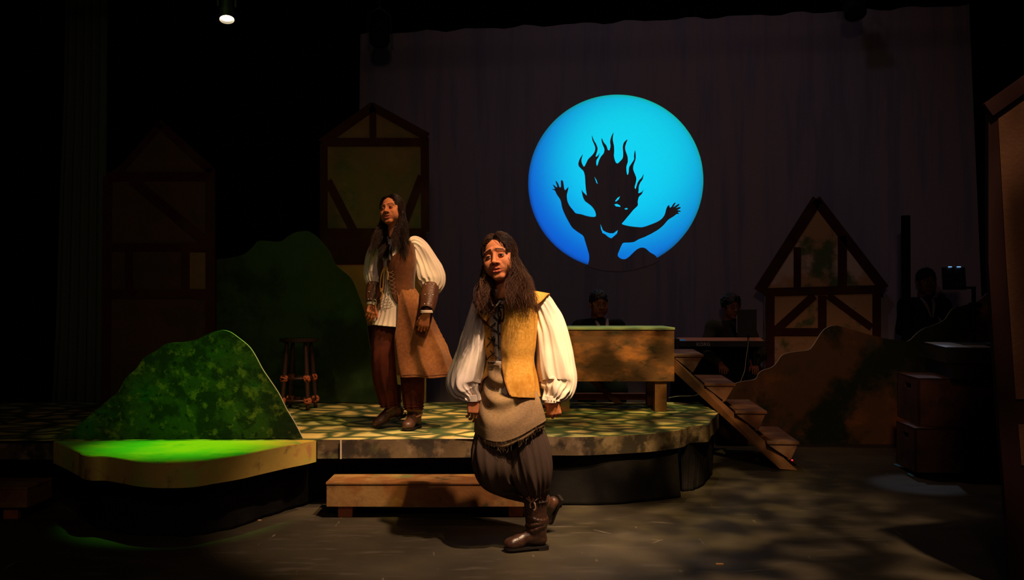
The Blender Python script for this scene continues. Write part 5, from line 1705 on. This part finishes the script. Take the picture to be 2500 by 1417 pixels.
# ------------------------------------------------------------------ rear actress, on the platform
def rear_actress():
    YR = 6.38
    p_ = lambda x, y, dy=0.0: P(x, y, YR + dy)
    T = thing('person', 'woman in brown coat, laced bodice and leather bracers, stepping on the raised platform', 'person', (-.7, YR, ZP))
    hc = p_(957, 516, -.06)
    HR = rotm(-22, -10, -9)
    sc = .86
    shL, shR = p_(920, 603, .02), p_(1013, 596, .06)
    elL, elR = p_(905, 668, .06), p_(1056, 690, .02)
    wrL, wrR = p_(908, 741, -.05), p_(1041, 768, -.19)
    J = [([p_(968, 790, .04), p_(970, 700, .04), p_(968, 640, .04), p_(966, 606, .04)], [.115, .10, .105, .085]),
         ([shL, elL, wrL], [.045, .036, .026]), ([shR, elR, wrR], [.045, .036, .026]),
         ([p_(950, 800, .04), p_(935, 885, -.02), p_(955, 985, .09)], [.085, .055, .03]), ([p_(995, 800, .05), p_(1005, 900, .04), p_(1010, 995, .07)], [.085, .055, .03]),
         ([p_(966, 606, .04), hc + HR @ vec(0, .03, -.09)], [.055, .048])]
    geos = body_geo(J, tone=.85) + head_geo(hc, HR, sc, mouth=1.5, brow_in=-.002, gaze=(-.1, -1, .25), squint=1.05, tone=.86)
    geos += hand_geo(wrL, rotm(30, -25, 14), .86, curl=(.35, .5, .45), spread=.008, thumb=(.5, .2), tone=.9, fore=-.045)
    geos += hand_geo(wrR, rotm(0, 8, 14), .90, mirror=True, curl=(.25, .35, .3), spread=.005, thumb=(.3, .3), tone=.9, fore=-.045)
    build_body(T, geos)
    cols = [(.010, .006, .005), (.014, .008, .006), (.022, .011, .008), (.030, .014, .010)]
    caps = [(shL, shR, .060), (p_(940, 650, .0), p_(995, 650, .02), .10), (p_(950, 625, .02), p_(985, 625, .02), .088)]
    V, F, C = strands(HR, sc, hc, 4600, .375, -.002, 8, cols, wave=.0045, floor_fn=push_out(caps), rad=.00098, fwdf=.26, flare=.40)
    hr = mk('hair', V, F, hair_mat('black_hair', rough=.42), parent=T, smooth=True, col=C)
    f = Field((-.1, -.12, -.16), (.1, .13, .14), .004)
    f.ell((0, .018, .036), (.0745, .0935, .0865), 0)
    f.ell((0, .055, -.05), (.068, .055, .10), .03)
    f.ell((0, -.085, -.022), (.0585, .095, .094), .008, 's')
    V, Q = f.mesh()
    mk('hair_base', (V * sc) @ HR.T + hc, Q, bpy.data.materials['dark_under_hair'], parent=hr, smooth=True, col=np.repeat(np.array([[.008, .005, .004]]), len(V), 0))
    v, f = g_lathe(hc + HR @ (vec(.079, .0, -.034) * sc), [(.001, -.004), (.004, -.002), (.004, .002), (.001, .004)], 10)
    mk('earring', v, f, M['silver'], parent=T, smooth=True)
    psi = R(32)
    front = vec(-math.sin(psi), -math.cos(psi), 0)
    # shirt: chest and tail
    cs = [p_(964, 571, -.015), p_(966, 592, .02), p_(967, 650, .03), p_(969, 700, .03), p_(965, 760, .03), p_(962, 797, .03)]
    fo = folds(13, lambda v: .003 + .008 * np.clip(v - .55, 0, 1), 3)
    v, f, uv = g_loft(cs, [.060, .098, .126, .112, .130, .150], [.060, .082, .102, .090, .112, .135], front, 110, 70, fo)
    shirt = solid(mk('shirt', v, f, M['linen'], parent=T, smooth=True, uv=uv), .002)
    # ruffled placket at the neckline
    rng = np.random.RandomState(2)
    for k in range(6):
        x0 = 938 + k * 7
        pts = [p_(x0 + 1.5 * math.sin(i * 1.3 + k), 600 + i * 9, -.068 - .006 * i + (.010 * abs(k - 2))) for i in range(5)]
        vv, ff = g_tube(pts, [.003, .006, .005, .006, .003], 8)
        mk('ruffle', vv, ff, M['linen'], parent=shirt, smooth=True)
    # bodice
    cs = [p_(968, 588, .03), p_(968, 604, .035), p_(968, 645, .03), p_(969, 690, .03), p_(970, 720, .03), p_(970, 745, .03)]

    def bend(A, v):
        half_ = np.interp(v, [0, .12, .30, .38, .6, .85, 1.0], [1.15, .85, .62, .10, .10, .35, .70])
        t = (A - A.min()) / (A.max() - A.min())
        return math.pi / 2 + half_ + t * (2 * math.pi - 2 * half_)
    fo = folds(4, .003, 12, warp=1.0, twist=2)
    v, f, uv = g_loft(cs, [.095, .125, .140, .124, .124, .132], [.075, .098, .116, .102, .104, .114], front, 120, 70, fo, th=(0, 6.28), bend=bend)
    v = cloth_noise(v, 14, .002, 8)
    bod = solid(mk('bodice', v, f, M['suede'], parent=T, smooth=True, uv=uv), .004, 1)
    vb = v
    # coat skirts: open in front
    cs = [p_(970, 708, .03), p_(975, 740, .03), p_(985, 790, .04), p_(994, 845, .05), p_(1003, 905, .06)]

    def bend2(A, v):
        a_ = np.interp(v, [0, .18, .45, .72, 1.0], [.38, .38, .50, .66, .72])
        b_ = np.interp(v, [0, .18, .45, .72, 1.0], [.55, .55, .32, .12, .0])
        t = (A - A.min()) / (A.max() - A.min())
        return math.pi / 2 + a_ + t * (2 * math.pi - a_ - b_)
    fo = folds(6, lambda v: .004 + .028 * v, 19, warp=.5, twist=.2)

    def coff(A, v):
        x = np.cos(A)
        return np.stack([.10 * np.clip(x, 0, 1) * v ** 1.3 - .0 * v, 0 * x, -.045 * np.clip(x, 0, 1) * v ** 2 + .05 * np.clip(-x, 0, 1) * v ** 2], -1)
    v, f, uv = g_loft(cs, [.119, .148, .178, .205, .228], [.099, .129, .152, .172, .185], front, 170, 90, fo, th=(0, 6.28), bend=bend2, off=coff)
    v = cloth_noise(v, 8, .005, 18)
    coat = solid(mk('coat', v, f, M['coat'], parent=T, smooth=True, uv=uv), .004)
    nu = 170
    for j in (0, nu - 1):
        e = v[j::nu][2:][::4]
        vv, ff = g_tube(e, .0038, 6)
        mk('coat_edge', vv, ff, M['coat'], parent=coat, smooth=True)
    vv, ff = g_tube(v[-nu * 4:-nu * 3][::3], .0026, 5)
    mk('hem_seam', vv, ff, M['suede'], parent=coat, smooth=True)
    M['dull_lace'] = mat('dull_lace', (.26, .17, .10), .8)
    # lacing and golden cord
    for y in (662, 672, 682, 692, 702, 712):
        for s in (-1, 1):
            vv, ff = g_tube([p_(952 - s * 8 + (y - 662) * .13, y, -.112), p_(953 + (y - 662) * .13, y + 4, -.118), p_(954 + s * 8 + (y - 662) * .13, y + 9, -.112)], .0013, 6)
            mk('lace', vv, ff, M['dull_lace'], parent=bod, smooth=True)
    for pts in ([(938, 654), (931, 672), (928, 700), (930, 714)], [(939, 654), (936, 680), (935, 700), (933, 712)], [(940, 654), (947, 668), (946, 684)], [(938, 655), (943, 650), (946, 660), (940, 656)], [(930, 704), (934, 722), (928, 732)]):
        vv, ff = g_tube([p_(x, y, -.135) for x, y in pts], .0042, 6)
        mk('cord', vv, ff, M['cord'], parent=bod, smooth=True)
    # sleeves
    for path, rr, sd in (([(930, 597, .03), (922, 600, .03), (916, 618, .03), (913, 645, .04), (911, 668, .04), (911, 684, .02), (912, 695, .0)], [.030, .042, .050, .056, .058, .048, .030], 61),
                         ([(1000, 600, .06), (1013, 598, .06), (1026, 612, .06), (1041, 642, .05), (1051, 670, .03), (1054, 692, .00), (1050, 708, -.03)], [.030, .054, .070, .080, .090, .084, .050], 72)):
        amp = lambda v: .004 + .008 * np.exp(-((v - 1) / .14) ** 2) + .008 * np.exp(-((v - .0) / .2) ** 2)
        fo = folds(7, amp, sd, warp=.5, twist=.4)
        fo3 = folds(2.5, lambda v: .010 * np.sin(v * math.pi), sd + 3, warp=1.1, twist=2)
        v2, f, uv = g_loft([p_(*q) for q in path], rr, [r * .95 for r in rr], (0, -1, 0), 100, 90, lambda A, v: fo(A, v) + fo3(A, v), cap=True)
        v2 = cloth_noise(v2, 10, .005, sd)
        mk('sleeve', v2, f, M['linen'], parent=T, smooth=True, uv=uv)
    # bracers
    for path, rr, sd in (([(913, 694, .0), (911, 712, -.02), (908, 728, -.04), (907, 738, -.05)], [.042, .043, .036, .031], 5),
                         ([(1051, 702, -.03), (1049, 722, -.08), (1046, 744, -.14), (1042, 759, -.18)], [.052, .052, .046, .040], 6)):
        v2, f, uv = g_loft([p_(*q) for q in path], rr, rr, (0, -1, 0), 48, 30, folds(4, .0015, sd))
        br = solid(mk('bracer', v2, f, M['bracer'], parent=T, smooth=True), .004, 1)
        for k, t in enumerate((.12, .5, .88)):
            i = int(t * 29)
            rg = v2[i * 48:(i + 1) * 48]
            vv, ff = g_tube(np.concatenate([rg, rg[:1]])[::3] + 0, .0045, 6)
            mk('bracer_strap', vv, ff, M['suede'], parent=br, smooth=True)
            for a_ in (8, 12, 16):
                q = rg[a_]
                vv, ff = g_lathe(q + vec(0, -.006, 0), [(.0042, 0), (.003, .003), (.0008, .004)], 8, axis=(0, -1, .2))
                mk('stud', vv, ff, M['silver'], parent=br)
        c = p_(*path[-1])
        v3, f, uv = g_loft([c + vec(0, 0, .004), c + vec(0, 0, -.014)], [rr[-1] * .95, rr[-1] * 1.0], [rr[-1] * .9, rr[-1] * .95], (0, -1, 0), 40, 6, folds(9, .0015, 3))
        solid(mk('cuff', v3, f, M['linen'], parent=T, smooth=True), .0025)
    c = p_(914, 738, -.10)
    v, f = g_tube([c + vec(.013 * math.cos(a), -.002, .017 * math.sin(a)) for a in np.linspace(0, 6.283, 18)], .0035, 6, smoothp=False)
    mk('buckle', v, f, M['silver'], parent=T, smooth=True)
    # trousers
    def leg(path, rr, sd):
        fo = folds(5, lambda v: .003 + .006 * v ** 4, sd, warp=.6)
        wr_ = lambda A, v: .006 * np.sin(v * 95 + 2 * np.sin(A)) * np.clip((v - .82) * 6, 0, 1)
        return g_loft([p_(*q) for q in path], rr, rr, (0, -1, 0), 80, 100, lambda A, v: fo(A, v) + wr_(A, v))
    v6, f6, uv6 = leg([(952, 780, .05), (945, 830, .03), (938, 885, .0), (940, 930, .02), (949, 968, .05), (952, 990, .06)], [.105, .100, .082, .075, .068, .060], 1)
    v7, f7, uv7 = leg([(995, 780, .05), (1002, 830, .05), (1006, 890, .05), (1008, 940, .05), (1009, 975, .05), (1010, 999, .05)], [.105, .098, .082, .074, .066, .058], 2)
    V = np.concatenate([v6, v7]); F = list(f6) + [[i + len(v6) for i in q] for q in f7]
    solid(mk('trousers', V, F, M['maroon'], parent=T, smooth=True), .003)
    # boots
    ank = vec(p_(1010, 1, .0)[0], 6.45, ZP + .103)
    toe = PZ(1000, 1056, ZP)
    boot(T, ank, vec(-.25, -1, 0), ank + vec(.0, .02, .17), 1.0, M['boot2'], 14, wr=.003, foot_len=.165, straps=((.016, .006), (-.010, -.016)), shaft_r=(.046, .049, .052))
    ank = p_(955, 1003, .10) + vec(0, 0, .034)
    boot(T, ank, vec(-1.0, -.30, -.42), ank + vec(.01, .03, .13), 1.0, M['boot2'], 15, up=(-.42, 0, 1), wr=.003, foot_len=.165, straps=((.016, .006), (-.010, -.016)), shaft_r=(.046, .049, .052))
    return T


# ------------------------------------------------------------------ musicians in the dark
def musician(label, px, head_y, Y, sc, jacket, shirt, yaw, arms, glasses=False, curly=False, seat_z=.45, skin_dim=.42):  # low light on the players is put into a darker skin colour
    c = P(px, head_y, Y)
    T = thing('person', label, 'person', (c[0], Y, 0.0))
    HR = rotm(yaw, 6, 0)
    s = sc
    nb = c + vec(0, .03, -.170 * s)
    chest, pel = nb + vec(0, .03, -.22 * s), vec(nb[0], nb[1] + .04, seat_z + .10)
    shl, shr = nb + vec(-.17 * s, .02, -.03), nb + vec(.17 * s, .02, -.03)
    J = [([nb, chest, pel], [.07, .12, .12]), ([shl, shr], [.055, .055])]
    hands = []
    for (e, wv_), sh_ in zip(arms, (shl, shr)):
        J.append(([sh_, nb + vec(*e), nb + vec(*wv_)], [.05, .04, .03]))
        hands.append(nb + vec(*wv_))
    for sx in (-1, 1):
        J.append(([pel + vec(sx * .09, 0, -.02), vec(pel[0] + sx * .13, pel[1] - .40, seat_z + .05), vec(pel[0] + sx * .13, pel[1] - .36, .06), vec(pel[0] + sx * .13, pel[1] - .48, .05)], [.085, .065, .045, .035]))
    geos = body_geo(J, .012, skin_dim) + head_geo(c, HR, .95 * s, h=.0032, mouth=.2, brow_in=0, tone=skin_dim, jaw=1.1, male=True)
    for k, hnd in enumerate(hands):
        geos += hand_geo(hnd, rotm(0, -70, 0), .95, mirror=k == 1, curl=(.3, .4, .3), h=.004, tone=skin_dim, fore=.02)
    build_body(T, geos)
    # clothes: an inflated torso and arms, trousers
    pts = np.concatenate([np.array(j[0]) for j in J[:4]])
    f = Field(pts.min(0) - .22, pts.max(0) + .22, .011)
    f.chain([nb + vec(0, 0, -.015), chest, pel], [.075, .138, .135], .05)
    f.chain([shl, shr], [.068, .068], .05)
    for j in J[2:4]:
        a_, b_, c_2 = [np.array(q, float) for q in j[0]]
        f.chain([a_, b_, b_ + (c_2 - b_) * .8], [.064, .054, .045], .03)
    V, Q = f.mesh()
    V = cloth_noise(V, 12, .008, 4)
    mk('jacket', V, Q, jacket, parent=T, smooth=True)
    f = Field(np.array([pel[0] - .35, pel[1] - .65, 0]), pel + vec(.35, .25, .2), .014)
    for j in J[4:]:
        f.chain([np.array(q, float) for q in j[0][:3]], [.10, .08, .06], .04)
    V, Q = f.mesh()
    mk('trousers', V, Q, M['musician_black'], parent=T, smooth=True)
    # shirt collar showing as a V
    for sx in (-1, 1):
        fwd = vec(math.sin(R(yaw)) * .1, 0, 0)
        v, f_ = g_tube([nb + vec(sx * .055, -.02, .035) + fwd, nb + vec(sx * .035, -.105, -.03) + fwd * 1.4, nb + vec(sx * .008, -.150, -.15) + fwd * 1.4], [.012, .016, .006], 8)
        mk('shirt_collar', v, f_, shirt, parent=T, smooth=True)
    # short hair
    f = Field((-.11, -.13, -.10), (.11, .14, .16), .0038)
    f.ell((0, .020, .042), (.083, .100, .092), 0)
    f.ell((0, -.100, -.052), (.067, .095, .115), .008, 's')
    f.ell((0, .02, -.085), (.12, .12, .045), .01, 's')
    V, Q = f.mesh()
    amp, fr_ = (.016, 34) if curly else (.007, 60)
    nr = V / (np.linalg.norm(V, axis=1)[:, None] + 1e-9)
    V = V + nr * (vnoise(V * fr_, 2) * amp)[:, None] + nr * (.010 if curly else .003)
    mk('hair', (V * .95 * s) @ HR.T + c, Q, M['musician_hair'], parent=T, smooth=True)
    if glasses:
        parts = []
        for sx in (-1, 1):
            cc = vec(sx * .031, -.098, .004)
            parts.append(g_tube([cc + vec(.021 * math.cos(a), 0, .017 * math.sin(a)) for a in np.linspace(0, 6.283, 20)], .0016, 5, smoothp=False))
            parts.append(g_tube([vec(sx * .052, -.096, .008), vec(sx * .078, .0, .006)], .0014, 5, smoothp=False))
        parts.append(g_tube([vec(-.010, -.100, .006), vec(.010, -.100, .006)], .0014, 5, smoothp=False))
        v, f_ = join(parts)
        mk('glasses', v * .95 * s @ HR.T + c, f_, M['plastic_black'], parent=T)
    return T


M['musician_black'] = mat('black_jacket_cloth', (.010, .009, .010), .9, spec=.1)
M['musician_olive'] = mat('dark_olive_cloth', (.035, .033, .020), .9, spec=.1)
M['musician_grey'] = mat('grey_shirt', (.20, .15, .16), .9, spec=.1)
M['musician_hair'] = mat('short_black_hair', (.008, .006, .006), .6, spec=.3, bump=(90, .8))
front_actress()
rear_actress()
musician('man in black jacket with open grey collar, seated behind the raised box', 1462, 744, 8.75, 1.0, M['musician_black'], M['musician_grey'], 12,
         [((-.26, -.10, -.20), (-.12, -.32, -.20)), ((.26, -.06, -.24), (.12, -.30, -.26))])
musician('keyboard player with curly dark hair and glasses, half hidden by the black tablet', 1786, 750, 9.38, 1.00, M['musician_olive'], M['musician_black'], 14,
         [((-.28, -.08, -.26), (-.16, -.30, -.36)), ((.27, -.06, -.28), (.14, -.30, -.36))], glasses=True, curly=True)
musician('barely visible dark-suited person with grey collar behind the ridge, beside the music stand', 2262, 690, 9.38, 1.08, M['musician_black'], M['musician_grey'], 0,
         [((-.26, -.08, -.26), (-.12, -.28, -.34)), ((.26, -.06, -.26), (.12, -.28, -.34))], skin_dim=.2)
